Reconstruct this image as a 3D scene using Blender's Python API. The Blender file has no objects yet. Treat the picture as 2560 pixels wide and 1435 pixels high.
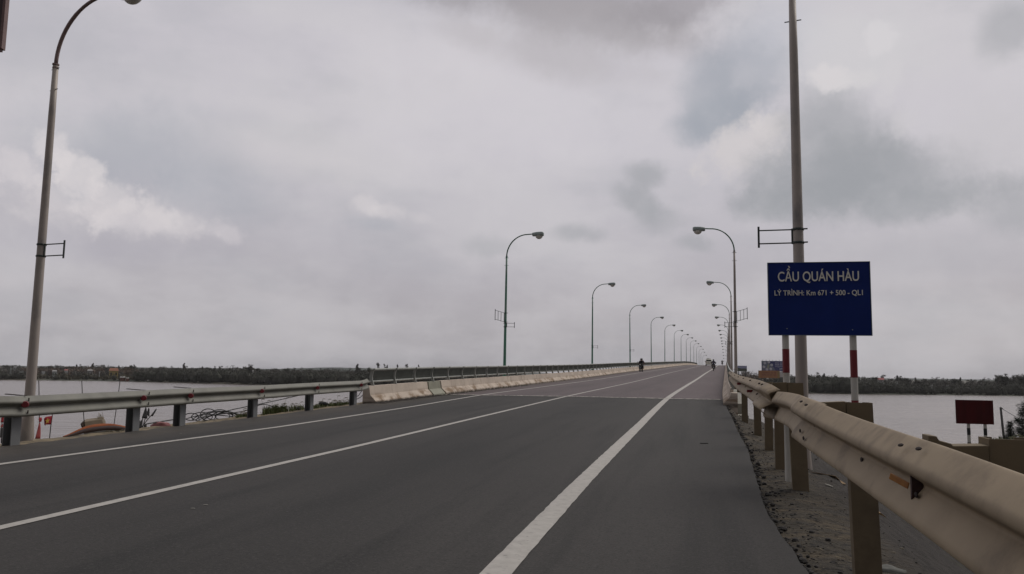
import bpy, bmesh, math, random
import numpy as np
from mathutils import Vector, Matrix, noise as mnoise
SC = bpy.context.scene
COL = SC.collection
PI = math.pi
rnd = random.Random(7)

# ------------------------------------------------------------------ geometry of the place
F = 2000.0; ROLL = 0.0143; PITCH = math.atan(217/2000.0); PHI = math.radians(14.9928)
cr, sr, cp, sp_ = math.cos(ROLL), math.sin(ROLL), math.cos(PITCH), math.sin(PITCH)
SP_, CP_ = math.sin(PHI), math.cos(PHI)
ZK = np.array([-15, 4, 18, 32, 45, 60, 90, 125, 162, 199, 236, 273, 310, 347, 384, 421, 458, 495, 532, 569, 606], float)
ZV = np.array([-1.654, -1.34, -1.113, -0.819, -0.579, -0.305, 0.34, 1.033, 1.788, 2.525, 3.231, 3.741, 4.097, 4.138, 3.844, 3.117, 2.096, 0.904, -0.285, -1.473, -2.662])
ZM = np.gradient(ZV, ZK)
WATER = -7.0
HAZE = .00009

def ray(u, v):
    """direction of a sight line through the photograph, unit depth"""
    x = (u-1280)/F; y = (717.5-v)/F
    a = x*cr - y*sr; b = x*sr + y*cr
    return Vector((a, cp - b*sp_, sp_ + b*cp))
def cub(s):
    s = min(max(s, -15.0), 605.9)
    i = int(np.searchsorted(ZK, s, 'right'))-1
    h = ZK[i+1]-ZK[i]; t = (s-ZK[i])/h
    return float((2*t**3-3*t*t+1)*ZV[i] + (t**3-2*t*t+t)*h*ZM[i] + (-2*t**3+3*t*t)*ZV[i+1] + (t**3-t*t)*h*ZM[i+1])
def delta(s):
    t = max(0.0, 1-s/40.0)
    return 0.758*t*t
def surf(s, l): return cub(s) - 0.006*min(max(40-s, 0), 40)/40*l
def WL(s, L, z): return Vector((SP_*s+CP_*L, CP_*s-SP_*L, z))
def W(s, l, dz=0.0): return WL(s, l+delta(s), surf(s, l)+dz)      # on the road surface + dz
def toSL(P): return P[0]*SP_+P[1]*CP_, P[0]*CP_-P[1]*SP_
def px(u, v, d): return ray(u, v)*d
def px_l(u, v, l):
    """where a sight line meets the vertical surface that runs along the road at offset l"""
    d = ray(u, v); best = None; t = 1.0
    prev = None
    while t < 400:
        P = d*t; s, L = toSL(P); g = L-delta(s)-l
        if prev is not None and (g > 0) != (prev[0] > 0):
            k = prev[0]/(prev[0]-g); return d*(prev[1]+(t-prev[1])*k)
        prev = (g, t); t *= 1.004
    return d*20
def hit(u, v, dz=0.0):
    d = ray(u, v); t = 1.0; prev = None
    while t < 400:
        P = d*t; s, L = toSL(P); g = P.z-surf(s, L-delta(s))-dz
        if prev is not None and g < 0:
            k = prev[0]/(prev[0]-g); t = prev[1]+(t-prev[1])*k; break
        prev = (g, t); t *= 1.003
    P = d*t; s, L = toSL(P)
    return s, L-delta(s), P
TO_R = Vector((CP_, -SP_, 0)); ALONG = Vector((SP_, CP_, 0)); UP = Vector((0, 0, 1))
ROTZ = -PHI                                  # an object whose +Y runs along the road

# ------------------------------------------------------------------ materials
MATS = {}
def srgb(r, g, b):
    f = lambda c: (c/255/12.92) if c/255 <= .04045 else ((c/255+.055)/1.055)**2.4
    return (f(r), f(g), f(b))
def mat(name, c1, c2=None, scale=6.0, rough=0.7, metal=0.0, bump=0.0, c3=None, s3=1.5, t3=(.55, .7), stretch=None, uv=False, spec=0.5, detail=6.0, world=False):
    if name in MATS: return MATS[name]
    m = bpy.data.materials.new(name); m.use_nodes = True
    nt = m.node_tree; N = nt.nodes; Lk = nt.links
    b = N['Principled BSDF']; b.inputs['Roughness'].default_value = rough; b.inputs['Metallic'].default_value = metal
    b.inputs['Specular IOR Level'].default_value = spec
    c2 = c2 or tuple(x*0.72 for x in c1)
    if uv: tc = N.new('ShaderNodeUVMap'); src = tc.outputs[0]
    elif world: tc = N.new('ShaderNodeNewGeometry'); src = tc.outputs['Position']
    else: tc = N.new('ShaderNodeTexCoord'); src = tc.outputs['Object']
    if stretch:
        mp = N.new('ShaderNodeMapping'); mp.inputs['Scale'].default_value = stretch; Lk.new(src, mp.inputs[0]); src = mp.outputs[0]
    n1 = N.new('ShaderNodeTexNoise'); n1.inputs['Scale'].default_value = scale; n1.inputs['Detail'].default_value = detail
    Lk.new(src, n1.inputs['Vector'])
    mr = N.new('ShaderNodeMapRange'); mr.inputs[1].default_value = .3; mr.inputs[2].default_value = .7
    Lk.new(n1.outputs[0], mr.inputs[0])
    mx = N.new('ShaderNodeMix'); mx.data_type = 'RGBA'
    mx.inputs[6].default_value = (*c1, 1); mx.inputs[7].default_value = (*c2, 1)
    Lk.new(mr.outputs[0], mx.inputs[0]); out = mx.outputs[2]
    if c3:
        n2 = N.new('ShaderNodeTexNoise'); n2.inputs['Scale'].default_value = s3; n2.inputs['Detail'].default_value = 8; n2.inputs['Roughness'].default_value = .65
        Lk.new(src, n2.inputs['Vector'])
        m2 = N.new('ShaderNodeMapRange'); m2.inputs[1].default_value = t3[0]; m2.inputs[2].default_value = t3[1]
        Lk.new(n2.outputs[0], m2.inputs[0])
        x2 = N.new('ShaderNodeMix'); x2.data_type = 'RGBA'; x2.inputs[7].default_value = (*c3, 1)
        Lk.new(m2.outputs[0], x2.inputs[0]); Lk.new(out, x2.inputs[6]); out = x2.outputs[2]
    Lk.new(out, b.inputs['Base Color'])
    if bump:
        bp = N.new('ShaderNodeBump'); bp.inputs['Strength'].default_value = bump; bp.inputs['Distance'].default_value = .02
        Lk.new(n1.outputs[0], bp.inputs['Height']); Lk.new(bp.outputs[0], b.inputs['Normal'])
    MATS[name] = m
    return m

# ------------------------------------------------------------------ mesh helpers
class MB:
    def __init__(s): s.v = []; s.f = []; s.uv = None
    def add(s, vs, fs):
        o = len(s.v); s.v += [tuple(x) for x in vs]; s.f += [tuple(i+o for i in f) for f in fs]; return s
    def box(s, c, sx, sy, sz, R=None):
        c = Vector(c); R = R or Matrix.Identity(3)
        vs = [c+R @ Vector((x*sx/2, y*sy/2, z*sz/2)) for x in (-1, 1) for y in (-1, 1) for z in (-1, 1)]
        return s.add(vs, [(0, 1, 3, 2), (4, 6, 7, 5), (0, 4, 5, 1), (2, 3, 7, 6), (0, 2, 6, 4), (1, 5, 7, 3)])
    def rings(s, rings, cap=True, close=True):
        n = len(rings[0]); vs = [p for r in rings for p in r]; fs = []
        for i in range(len(rings)-1):
            for j in range(n if close else n-1):
                k = (j+1) % n
                fs.append((i*n+j, i*n+k, (i+1)*n+k, (i+1)*n+j))
        if cap and close:
            fs.append(tuple(range(n))[::-1]); fs.append(tuple((len(rings)-1)*n+j for j in range(n)))
        return s.add(vs, fs)
    def tube(s, pts, r, n=8, cap=True):
        pts = [Vector(p) for p in pts]; rs = r if isinstance(r, (list, tuple)) else [r]*len(pts)
        t0 = (pts[1]-pts[0]).normalized()
        a = t0.orthogonal().normalized(); rings = []
        for i, p in enumerate(pts):
            t = (pts[min(i+1, len(pts)-1)]-pts[max(i-1, 0)]).normalized()
            a = (a-t*a.dot(t)).normalized(); b = t.cross(a)
            rings.append([p+(a*math.cos(2*PI*j/n)+b*math.sin(2*PI*j/n))*rs[i] for j in range(n)])
        return s.rings(rings, cap)
    def ball(s, c, rx, ry, rz, nu=10, nv=6, z0=-1.0, z1=1.0):
        c = Vector(c); rings = []
        for i in range(nv+1):
            zz = z0+(z1-z0)*i/nv; zz = math.sin(PI/2*zz); q = math.sqrt(max(1e-4, 1-zz*zz))
            rings.append([c+Vector((rx*q*math.cos(2*PI*j/nu), ry*q*math.sin(2*PI*j/nu), rz*zz)) for j in range(nu)])
        return s.rings(rings)
    def build(s, name, m, parent=None, smooth=False, mods=None):
        me = bpy.data.meshes.new(name); me.from_pydata(s.v, [], s.f); me.update()
        if s.uv is not None:
            uvl = me.uv_layers.new(name='UVMap'); arr = np.zeros(len(me.loops)*2)
            vi = np.zeros(len(me.loops), int); me.loops.foreach_get('vertex_index', vi)
            u = np.array(s.uv); arr[0::2] = u[vi, 0]; arr[1::2] = u[vi, 1]; uvl.data.foreach_set('uv', arr)
        bm = bmesh.new(); bm.from_mesh(me); bmesh.ops.recalc_face_normals(bm, faces=bm.faces); bm.to_mesh(me); bm.free()
        if smooth: me.shade_smooth()
        o = bpy.data.objects.new(name, me); COL.objects.link(o)
        if m: me.materials.append(m)
        if parent: o.parent = parent
        return o
def bevel(o, w=.01, seg=2):
    b = o.modifiers.new('bevel', 'BEVEL'); b.width = w; b.segments = seg; b.limit_method = 'ANGLE'; return o
def autosmooth(o, ang=40):
    me = o.data; me.shade_smooth()
    me.set_sharp_from_angle(angle=math.radians(ang)); return o
def tag(o, label=None, cat=None, group=None, kind=None):
    if label: o['label'] = label
    if cat: o['category'] = cat
    if group: o['group'] = group
    if kind: o['kind'] = kind
    return o
def empty(name, loc, rz=0.0, label=None, cat=None, group=None):
    o = bpy.data.objects.new(name, None); COL.objects.link(o); o.location = loc; o.rotation_euler = (0, 0, rz)
    return tag(o, label, cat, group)
def dup(o, parent=None):
    c = o.copy(); COL.objects.link(c)
    if parent: c.parent = parent
    for ch in [x for x in bpy.data.objects if x.parent == o]: dup(ch, c)
    return c
def world_part(mb, name, m, root, **k):
    """build world-space geometry as a child of an empty that only has a location"""
    M = root.matrix_basis.inverted()
    mb.v = [tuple(M @ Vector(p)) for p in mb.v]
    return mb.build(name, m, root, **k)
ORD = ['first', 'second', 'third', 'fourth', 'fifth', 'sixth', 'seventh', 'eighth', 'ninth', 'tenth', 'eleventh', 'twelfth', 'thirteenth', 'fourteenth', 'fifteenth', 'sixteenth', 'seventeenth']

# ------------------------------------------------------------------ camera
cam = bpy.data.cameras.new('camera'); cam.sensor_width = 36; cam.lens = F/2560*36; cam.clip_start = .05; cam.clip_end = 9000
co = bpy.data.objects.new('camera', cam); COL.objects.link(co); SC.camera = co
right = Vector((cr, -sr*sp_, sr*cp)); upv = Vector((-sr, -cr*sp_, cr*cp)); fwd = Vector((0, cp, sp_))
M4 = Matrix((right, upv, -fwd)).transposed().to_4x4(); co.matrix_world = M4

# ------------------------------------------------------------------ sky, sun
SUN_EL, SUN_AZ = math.radians(50), math.radians(52)      # azimuth clockwise from +Y
def make_world():
    w = bpy.data.worlds.new('World'); SC.world = w; w.use_nodes = True
    nt = w.node_tree; N = nt.nodes; Lk = nt.links
    for n in list(N): N.remove(n)
    out = N.new('ShaderNodeOutputWorld'); bg = N.new('ShaderNodeBackground'); bg.inputs[1].default_value = 0.1
    Lk.new(bg.outputs[0], out.inputs[0])
    tc = N.new('ShaderNodeTexCoord'); D = tc.outputs['Generated']
    sky = N.new('ShaderNodeTexSky'); sky.sky_type = 'NISHITA'; sky.sun_disc = False
    sky.sun_elevation = SUN_EL; sky.sun_rotation = SUN_AZ; sky.air_density = 1.0; sky.dust_density = 3.0
    def math_(op, a, b=None, c=None, clamp=False):
        n = N.new('ShaderNodeMath'); n.operation = op; n.use_clamp = clamp
        for i, x in enumerate((a, b, c)):
            if x is None: continue
            if isinstance(x, (int, float)): n.inputs[i].default_value = x
            else: Lk.new(x, n.inputs[i])
        return n.outputs[0]
    def vec(op, a, b=None, sc=None):
        n = N.new('ShaderNodeVectorMath'); n.operation = op
        for i, x in enumerate((a, b)):
            if x is None: continue
            if isinstance(x, (tuple, Vector)): n.inputs[i].default_value = x
            else: Lk.new(x, n.inputs[i])
        if sc is not None: n.inputs['Scale'].default_value = sc
        return n.outputs['Value'] if op == 'DOT_PRODUCT' else n.outputs[0]
    def vec_scale(a, f):
        n = N.new('ShaderNodeVectorMath'); n.operation = 'SCALE'; Lk.new(a, n.inputs[0]); Lk.new(f, n.inputs['Scale']); return n.outputs[0]
    def noise(vecin, scale, detail=4, rough=.55):
        n = N.new('ShaderNodeTexNoise'); n.inputs['Scale'].default_value = scale; n.inputs['Detail'].default_value = detail; n.inputs['Roughness'].default_value = rough
        Lk.new(vecin, n.inputs['Vector']); return n.outputs
    def ss(x, a, b, o0=0.0, o1=1.0):
        n = N.new('ShaderNodeMapRange'); n.interpolation_type = 'SMOOTHSTEP'
        n.inputs[1].default_value = a; n.inputs[2].default_value = b; n.inputs[3].default_value = o0; n.inputs[4].default_value = o1
        Lk.new(x, n.inputs[0]); return n.outputs[0]
    def mixc(fac, a, b):
        n = N.new('ShaderNodeMix'); n.data_type = 'RGBA'
        if isinstance(fac, float): n.inputs[0].default_value = fac
        else: Lk.new(fac, n.inputs[0])
        for i, x in ((6, a), (7, b)):
            if isinstance(x, tuple): n.inputs[i].default_value = (*x, 1)
            else: Lk.new(x, n.inputs[i])
        return n.outputs[2]
    K = 10.0
    def C(r, g, b): return tuple(x*K for x in srgb(r, g, b))
    # warped direction for ragged cloud edges
    n1 = noise(D, 7.0, 6, .6)[1]; n2 = noise(D, 26.0, 5, .6)[1]
    w1 = vec('SCALE', vec('SUBTRACT', n1, (.5, .5, .5)), sc=.035)
    w2 = vec('SCALE', vec('SUBTRACT', n2, (.5, .5, .5)), sc=.012)
    Dw = vec('ADD', vec('ADD', D, w1), w2)
    sep = N.new('ShaderNodeSeparateXYZ'); Lk.new(D, sep.inputs[0]); Z = sep.outputs[2]
    # overcast veil: dull at the horizon, brightest around 20-30 degrees
    cr_ = N.new('ShaderNodeValToRGB'); Lk.new(Z, cr_.inputs[0]); e = cr_.color_ramp.elements
    stops = [(0.0, (158, 157, 163)), (.03, (164, 161, 167)), (.09, (174, 169, 175)), (.17, (185, 180, 186)), (.27, (201, 196, 201)), (.40, (202, 197, 202)), (.6, (186, 185, 191)), (1.0, (180, 181, 187))]
    while len(e) < len(stops): e.new(.5)
    for el, (p, c) in zip(e, stops): el.position = p; el.color = (*srgb(*c), 1)
    base = vec('SCALE', cr_.outputs[0], sc=K)
    base = mixc(.10, base, sky.outputs[0])
    # thin broad mottling of the veil
    mpp = N.new('ShaderNodeMapping'); mpp.inputs['Scale'].default_value = (1, 1, 2.6); Lk.new(D, mpp.inputs[0])
    nb = noise(mpp.outputs[0], 3.2, 7, .58)[0]
    m = ss(nb, .36, .66)
    base = mixc(math_('MULTIPLY', m, .50), base, C(205, 202, 205))
    nd = noise(mpp.outputs[0], 5.5, 7, .6)
    m = ss(nd[0], .48, .72); base = mixc(math_('MULTIPLY', m, .22), base, C(160, 163, 170))
    # single clouds, each at its own bearing
    LIGHT = C(219, 213, 214); DARK = C(158, 160, 165); DK2 = C(158, 154, 159); BLU = C(163, 167, 176); PINK = C(213, 207, 210); VEIL = C(186, 182, 188)
    nbil = math_('MULTIPLY', math_('ABSOLUTE', math_('SUBTRACT', noise(D, 21.0, 9, .64)[0], .5)), 2.0)      # billows: rounded heads, sharp creases
    puff = math_('SUBTRACT', .26, math_('MULTIPLY', nbil, 1.35))
    rag = math_('MULTIPLY', math_('SUBTRACT', noise(D, 13.0, 9, .66)[0], .5), 1.5)                              # ragged, wispy margins
    P_, Q_ = 'puff', 'rag'
    blobs = [
        (330, 380, 260, 130, 0, BLU, .55, .2, Q_), (560, 480, 170, 90, 0, BLU, .35, .2, Q_), (700, 330, 240, 40, -12, BLU, .18, .2, Q_),
        (40, 420, 90, 60, 0, PINK, .55, .5, P_),
        (140, 372, 60, 62, 0, LIGHT, .55, .6, P_), (205, 425, 80, 72, 0, LIGHT, .65, .66, P_), (140, 490, 170, 120, 0, LIGHT, .45, .15, P_),
        (265, 495, 95, 82, 12, LIGHT, .5, .6, P_), (345, 540, 120, 64, -6, LIGHT, .5, .55, P_), (440, 560, 120, 50, -8, LIGHT, .42, .45, P_), (555, 580, 70, 34, -8, PINK, .4, .35, P_),
        (190, 470, 50, 34, 20, C(190, 188, 194), .35, .2, Q_), (330, 560, 110, 26, -6, C(196, 192, 198), .3, .2, Q_),
        (250, 612, 330, 52, -4, C(172, 169, 178), .6, .1, Q_), (120, 600, 140, 60, 0, C(186, 183, 190), .4, .1, Q_),
        (915, 508, 50, 38, 0, LIGHT, .42, .3, P_), (975, 528, 64, 30, -12, LIGHT, .34, .25, P_), (1045, 545, 44, 22, -12, LIGHT, .25, .2, P_), (940, 562, 90, 22, -8, BLU, .35, .2, Q_),
        (750, 380, 240, 90, -5, C(206, 202, 203), .4, .1, Q_), (1250, 250, 420, 200, 0, C(212, 208, 213), .5, .1, Q_), (1080, 120, 300, 90, 0, C(211, 207, 212), .35, .1, Q_),
        (1330, -20, 430, 75, -6, DK2, .9, .3, Q_), (1480, 60, 300, 70, -8, C(168, 164, 168), .85, .25, Q_), (1700, 5, 190, 45, 8, DK2, .75, .3, Q_), (1400, 150, 240, 60, -10, C(178, 174, 178), .6, .2, Q_), (1180, 90, 120, 40, -14, C(186, 182, 186), .5, .3, Q_),
        (1930, 110, 130, 110, 0, C(190, 192, 202), .5, .2, Q_), (2150, 120, 190, 120, 0, C(206, 204, 207), .8, .3, Q_),
        (1845, 195, 130, 120, 20, BLU, .6, .3, Q_), (1800, 290, 120, 62, 22, BLU, .95, .5, Q_), (1775, 240, 70, 90, 10, BLU, .6, .5, Q_),
        (1870, 365, 150, 85, 22, C(207, 202, 203), .8, .5, P_), (1930, 310, 60, 40, 10, C(211, 206, 207), .7, .6, P_),
        (2090, 345, 170, 120, -10, DARK, .7, .4, Q_), (2120, 440, 270, 115, 0, DARK, .85, .45, Q_), (2060, 480, 160, 60, 0, C(152, 155, 160), .5, .3, Q_), (2280, 510, 250, 48, 6, DARK, .75, .3, Q_), (2010, 505, 190, 46, 0, DARK, .65, .3, Q_), (2400, 470, 140, 40, 4, DARK, .4, .2, Q_),
        (2075, 195, 80, 40, -10, C(214, 210, 212), .9, .6, P_), (2200, 90, 60, 50, 0, C(212, 209, 212), .85, .6, P_), (2225, 190, 40, 80, 0, C(208, 205, 208), .6, .4, P_), (2150, 190, 70, 36, 0, C(211, 208, 210), .6, .5, P_), (2260, 300, 50, 60, 0, C(205, 202, 205), .5, .3, P_),
        (1620, 440, 62, 38, -20, DARK, .65, .4, Q_), (1600, 505, 85, 40, -35, DARK, .7, .35, Q_), (1660, 560, 80, 40, 0, DARK, .45, .2, Q_), (1440, 588, 80, 28, 0, DARK, .6, .3, Q_), (1735, 612, 58, 22, -5, DARK, .55, .3, Q_), (1230, 622, 90, 30, 0, DARK, .4, .2, Q_),
        (2530, 80, 90, 70, 20, DARK, .55, .3, Q_), (2555, 520, 100, 80, 0, DARK, .55, .3, Q_), (2480, 330, 160, 110, 0, C(197, 194, 198), .5, .1, Q_), (2300, 640, 260, 60, 0, C(178, 176, 182), .5, .1, Q_),
        (60, 80, 300, 140, 0, C(180, 179, 186), .6, .1, Q_),
    ]
    for (u, v, ru, rv, rot, col, amp, soft, kind) in blobs:
        c = ray(u, v).normalized(); a = math.radians(rot)
        e1 = (ray(u+math.cos(a)*10, v-math.sin(a)*10).normalized()-c).normalized()
        e2 = (ray(u+math.sin(a)*10, v+math.cos(a)*10).normalized()-c).normalized()
        kk = 1/ray(u, v).length
        d = vec('SUBTRACT', Dw, tuple(c))
        a1 = vec('DOT_PRODUCT', d, tuple(e1*(F/ru/kk))); a2 = vec('DOT_PRODUCT', d, tuple(e2*(F/rv/kk)))
        q = math_('ADD', math_('MULTIPLY', a1, a1), math_('MULTIPLY', a2, a2))
        q = math_('ADD', q, math_('MULTIPLY', math_('LESS_THAN', vec('DOT_PRODUCT', D, tuple(c)), 0.3), 100.0))
        q = math_('ADD', math_('SQRT', q), puff if kind == P_ else rag)
        msk = ss(q, soft, 1.12 if kind == P_ else 1.3, amp, 0.0)
        base = mixc(msk, base, col)
    # fine veil texture
    nf = noise(Dw, 14, 6, .6)[0]
    base = mixc(math_('MULTIPLY', ss(nf, .4, .7), .12), base, C(214, 211, 214))
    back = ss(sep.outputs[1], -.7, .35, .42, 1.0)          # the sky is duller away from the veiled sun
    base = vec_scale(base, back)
    below = ss(Z, -.02, 0.0)
    base = mixc(below, C(96, 94, 94), base)
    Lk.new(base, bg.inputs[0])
make_world()
sl = bpy.data.lights.new('sun', 'SUN'); sl.energy = 1.45; sl.angle = math.radians(38); sl.color = (1, .95, .88)
so = bpy.data.objects.new('sun', sl); COL.objects.link(so)
sd = Vector((math.sin(SUN_AZ)*math.cos(SUN_EL), math.cos(SUN_AZ)*math.cos(SUN_EL), math.sin(SUN_EL)))
so.rotation_euler = sd.to_track_quat('Z', 'Y').to_euler()
SC.view_settings.view_transform = 'Standard'; SC.view_settings.look = 'None'; SC.view_settings.exposure = 0; SC.view_settings.gamma = 1

# ------------------------------------------------------------------ common materials
def asphalt(name, c1, c2, dark, sheen, dust=(.085, .072, .058)):
    """uv = metres along / across the road"""
    m = bpy.data.materials.new(name); m.use_nodes = True; nt = m.node_tree; N = nt.nodes; Lk = nt.links; b = N['Principled BSDF']
    uv = N.new('ShaderNodeUVMap'); 
    def nz(scale, stretch=(1, 1, 1), detail=6, rough=.6):
        mp = N.new('ShaderNodeMapping'); mp.inputs['Scale'].default_value = stretch; Lk.new(uv.outputs[0], mp.inputs[0])
        n = N.new('ShaderNodeTexNoise'); n.inputs['Scale'].default_value = scale; n.inputs['Detail'].default_value = detail; n.inputs['Roughness'].default_value = rough
        Lk.new(mp.outputs[0], n.inputs[0]); return n.outputs[0]
    def mr(x, a, b_, o0=0, o1=1):
        n = N.new('ShaderNodeMapRange'); n.inputs[1].default_value = a; n.inputs[2].default_value = b_; n.inputs[3].default_value = o0; n.inputs[4].default_value = o1; Lk.new(x, n.inputs[0]); return n.outputs[0]
    def mix(f, a, b_):
        n = N.new('ShaderNodeMix'); n.data_type = 'RGBA'; Lk.new(f, n.inputs[0])
        for i, x in ((6, a), (7, b_)):
            if isinstance(x, tuple): n.inputs[i].default_value = (*x, 1)
            else: Lk.new(x, n.inputs[i])
        return n.outputs[2]
    c = mix(mr(nz(.35, (1, .35, 1)), .35, .65), c1, c2)                 # large patches drawn out along the lanes
    c = mix(mr(nz(.9, (2.2, .12, 1), 4), .50, .70, 0, .8), c, dark)    # worn, oily lane streaks
    sl_ = N.new('ShaderNodeSeparateXYZ'); Lk.new(uv.outputs[0], sl_.inputs[0])
    def track(l0, w):
        a = N.new('ShaderNodeMath'); a.operation = 'SUBTRACT'; Lk.new(sl_.outputs[0], a.inputs[0]); a.inputs[1].default_value = l0
        b2 = N.new('ShaderNodeMath'); b2.operation = 'ABSOLUTE'; Lk.new(a.outputs[0], b2.inputs[0]); return mr(b2.outputs[0], w, 0, 0, 1)
    wob = mr(nz(.5, (1, .3, 1), 6), .30, .62, .2, .95)
    for l0, w in ((-4.4, 2.0), (-7.6, 1.0)):
        mm = N.new('ShaderNodeMath'); mm.operation = 'MULTIPLY'; Lk.new(track(l0, w), mm.inputs[0]); Lk.new(wob, mm.inputs[1])
        c = mix(mm.outputs[0], c, dark)                                                     # darker middle of each lane
    c = mix(mr(nz(9, (1, .8, 1), 5, .7), .50, .72, 0, .5), c, tuple(x*.55 for x in c1))
    c = mix(mr(nz(13, (1, 1, 1), 4, .7), .55, .74, 0, .4), c, tuple(x*1.6 for x in c1))
    c = mix(mr(nz(26, (1, 1, 1), 3, .7), .54, .70, 0, .5), c, tuple(x*1.9 for x in c1))
    c = mix(mr(nz(70, (1, 1, 1), 2), .55, .75, 0, .65), c, tuple(x*2.1 for x in c1))   # pale chippings
    c = mix(mr(nz(38, (1, 1, 1), 3), .52, .68, 0, .7), c, tuple(x*.40 for x in c1))
    c = mix(mr(nz(2.5, (1, .5, 1), 8, .7), .62, .75, 0, .3), c, tuple(x*1.5 for x in c1))
    sx = N.new('ShaderNodeSeparateXYZ'); Lk.new(uv.outputs[0], sx.inputs[0])
    c = mix(mr(sx.outputs[0], -.34, -.06, 0, .62), c, tuple(x*.40 for x in c1))         # fresh black binder along the broken edge
    ds = N.new('ShaderNodeMath'); ds.operation = 'MULTIPLY'; Lk.new(mr(sx.outputs[0], -9.6, -10.9, 0, 1), ds.inputs[0]); Lk.new(mr(nz(1.6, (1, .6, 1), 7), .42, .62, .25, .9), ds.inputs[1])
    c = mix(ds.outputs[0], c, dust)                                                       # blown sand on the left shoulder
    Lk.new(c, b.inputs['Base Color']); b.inputs['Roughness'].default_value = sheen; b.inputs['Specular IOR Level'].default_value = .25
    bp = N.new('ShaderNodeBump'); bp.inputs['Strength'].default_value = .35; bp.inputs['Distance'].default_value = .006
    Lk.new(nz(80, (1, 1, 1), 3), bp.inputs['Height']); Lk.new(bp.outputs[0], b.inputs['Normal'])
    return m
M_ROAD = asphalt('asphalt', (.0365, .0335, .0310), (.0470, .0430, .0395), (.0150, .0148, .0138), .80)
M_DECK = asphalt('bridge_asphalt', (.108, .085, .087), (.125, .100, .102), (.080, .066, .067), .8)
M_PAINT = mat('road_paint', (.43, .405, .37), (.34, .32, .29), 9, .7, c3=(.16, .15, .14), s3=16, t3=(.56, .76), uv=True)
def barrier_mat():
    """uv = metres along the parapet / height above the road"""
    m = bpy.data.materials.new('barrier_concrete'); m.use_nodes = True; nt = m.node_tree; N = nt.nodes; Lk = nt.links; b = N['Principled BSDF']
    b.inputs['Roughness'].default_value = .92; b.inputs['Specular IOR Level'].default_value = .25
    uv = N.new('ShaderNodeUVMap'); sx = N.new('ShaderNodeSeparateXYZ'); Lk.new(uv.outputs[0], sx.inputs[0])
    def nz(scale, st=(1, 1, 1), det=8, rg=.65):
        mp = N.new('ShaderNodeMapping'); mp.inputs['Scale'].default_value = st; Lk.new(uv.outputs[0], mp.inputs[0])
        n = N.new('ShaderNodeTexNoise'); n.inputs['Scale'].default_value = scale; n.inputs['Detail'].default_value = det; n.inputs['Roughness'].default_value = rg; Lk.new(mp.outputs[0], n.inputs[0]); return n.outputs[0]
    def mr(x, a, b_, o0=0, o1=1):
        n = N.new('ShaderNodeMapRange'); n.inputs[1].default_value = a; n.inputs[2].default_value = b_; n.inputs[3].default_value = o0; n.inputs[4].default_value = o1; Lk.new(x, n.inputs[0]); return n.outputs[0]
    def mul(a, b_):
        n = N.new('ShaderNodeMath'); n.operation = 'MULTIPLY'; Lk.new(a, n.inputs[0]); Lk.new(b_, n.inputs[1]); return n.outputs[0]
    def mix(f, a, b_):
        n = N.new('ShaderNodeMix'); n.data_type = 'RGBA'; Lk.new(f, n.inputs[0])
        for i, x in ((6, a), (7, b_)):
            if isinstance(x, tuple): n.inputs[i].default_value = (*x, 1)
            else: Lk.new(x, n.inputs[i])
        return n.outputs[2]
    c = mix(mr(nz(.8, (1, 1.5, 1)), .35, .65), (.60, .515, .43), (.46, .39, .325))
    c = mix(mr(nz(2.2, (1.6, .22, 1)), .56, .70, 0, .75), c, (.24, .17, .12))                 # run-off streaks from the top
    c = mix(mul(mr(nz(1.3, (1, 2, 1)), .47, .60, 0, .9), mr(sx.outputs[1], .34, .20)), c, (.22, .15, .095))   # scraped, soiled lower slope
    c = mix(mul(mul(mr(nz(3.0, (1, 1, 1)), .38, .55, .2, 1), mr(sx.outputs[1], .10, .02)), mr(sx.outputs[1], -.16, -.05)), c, (.05, .04, .03))     # wet dirt line at the foot
    c = mix(mr(nz(5, (1, 1, 1)), .66, .72, 0, .8), c, (.09, .06, .045))
    Lk.new(c, b.inputs['Base Color'])
    bp = N.new('ShaderNodeBump'); bp.inputs['Strength'].default_value = .5; bp.inputs['Distance'].default_value = .02; Lk.new(nz(7), bp.inputs['Height']); Lk.new(bp.outputs[0], b.inputs['Normal'])
    return m
M_CONC = barrier_mat()
M_CONCD = mat('plain_concrete', (.30, .29, .25), (.22, .21, .185), 3, .9, bump=.3)
M_RAILR = mat('dusty_galvanised', (.325, .252, .168), (.255, .198, .132), 3.4, .7, .0, .15, c3=(.165, .125, .085), s3=3.2, t3=(.50, .70), spec=.3)
M_POSTR = mat('dusty_post_steel', (.18, .138, .085), (.14, .108, .068), 2.2, .8, .0, .1, c3=(.10, .076, .05), s3=3, t3=(.5, .75), spec=.25)
M_RAILL = mat('dull_galvanised', (.185, .180, .150), (.145, .142, .122), 2.4, .6, .1, .1, c3=(.11, .105, .085), s3=2, t3=(.5, .75))
M_POSTL = mat('grey_post_steel', (.20, .205, .205), (.16, .165, .17), 2, .65, .1)
M_REFL = mat('red_reflector', (.22, .012, .018), (.14, .008, .012), 20, .35)
M_BOLT = mat('dark_bolt', (.022, .016, .015), (.04, .03, .026), 30, .8, 0, spec=.15)
M_AMBER = mat('amber_reflector', (.34, .15, .03), (.26, .10, .025), 30, .4)
M_RUST = mat('rusty_iron', (.05, .022, .018), (.025, .015, .014), 25, .8)
M_RAILING = mat('railing_paint', (.32, .325, .30), (.25, .26, .24), 3, .5, .1, c3=(.10, .11, .10), s3=4, t3=(.55, .75))
M_BARS = mat('dark_bars', (.145, .155, .135), (.11, .118, .103), 3, .6)
M_POLE = mat('lamp_pole', (.40, .345, .30), (.31, .275, .25), 1.1, .55, .2, c3=(.15, .15, .145), s3=1.6, t3=(.5, .72), stretch=(1, 1, .6))
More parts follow.
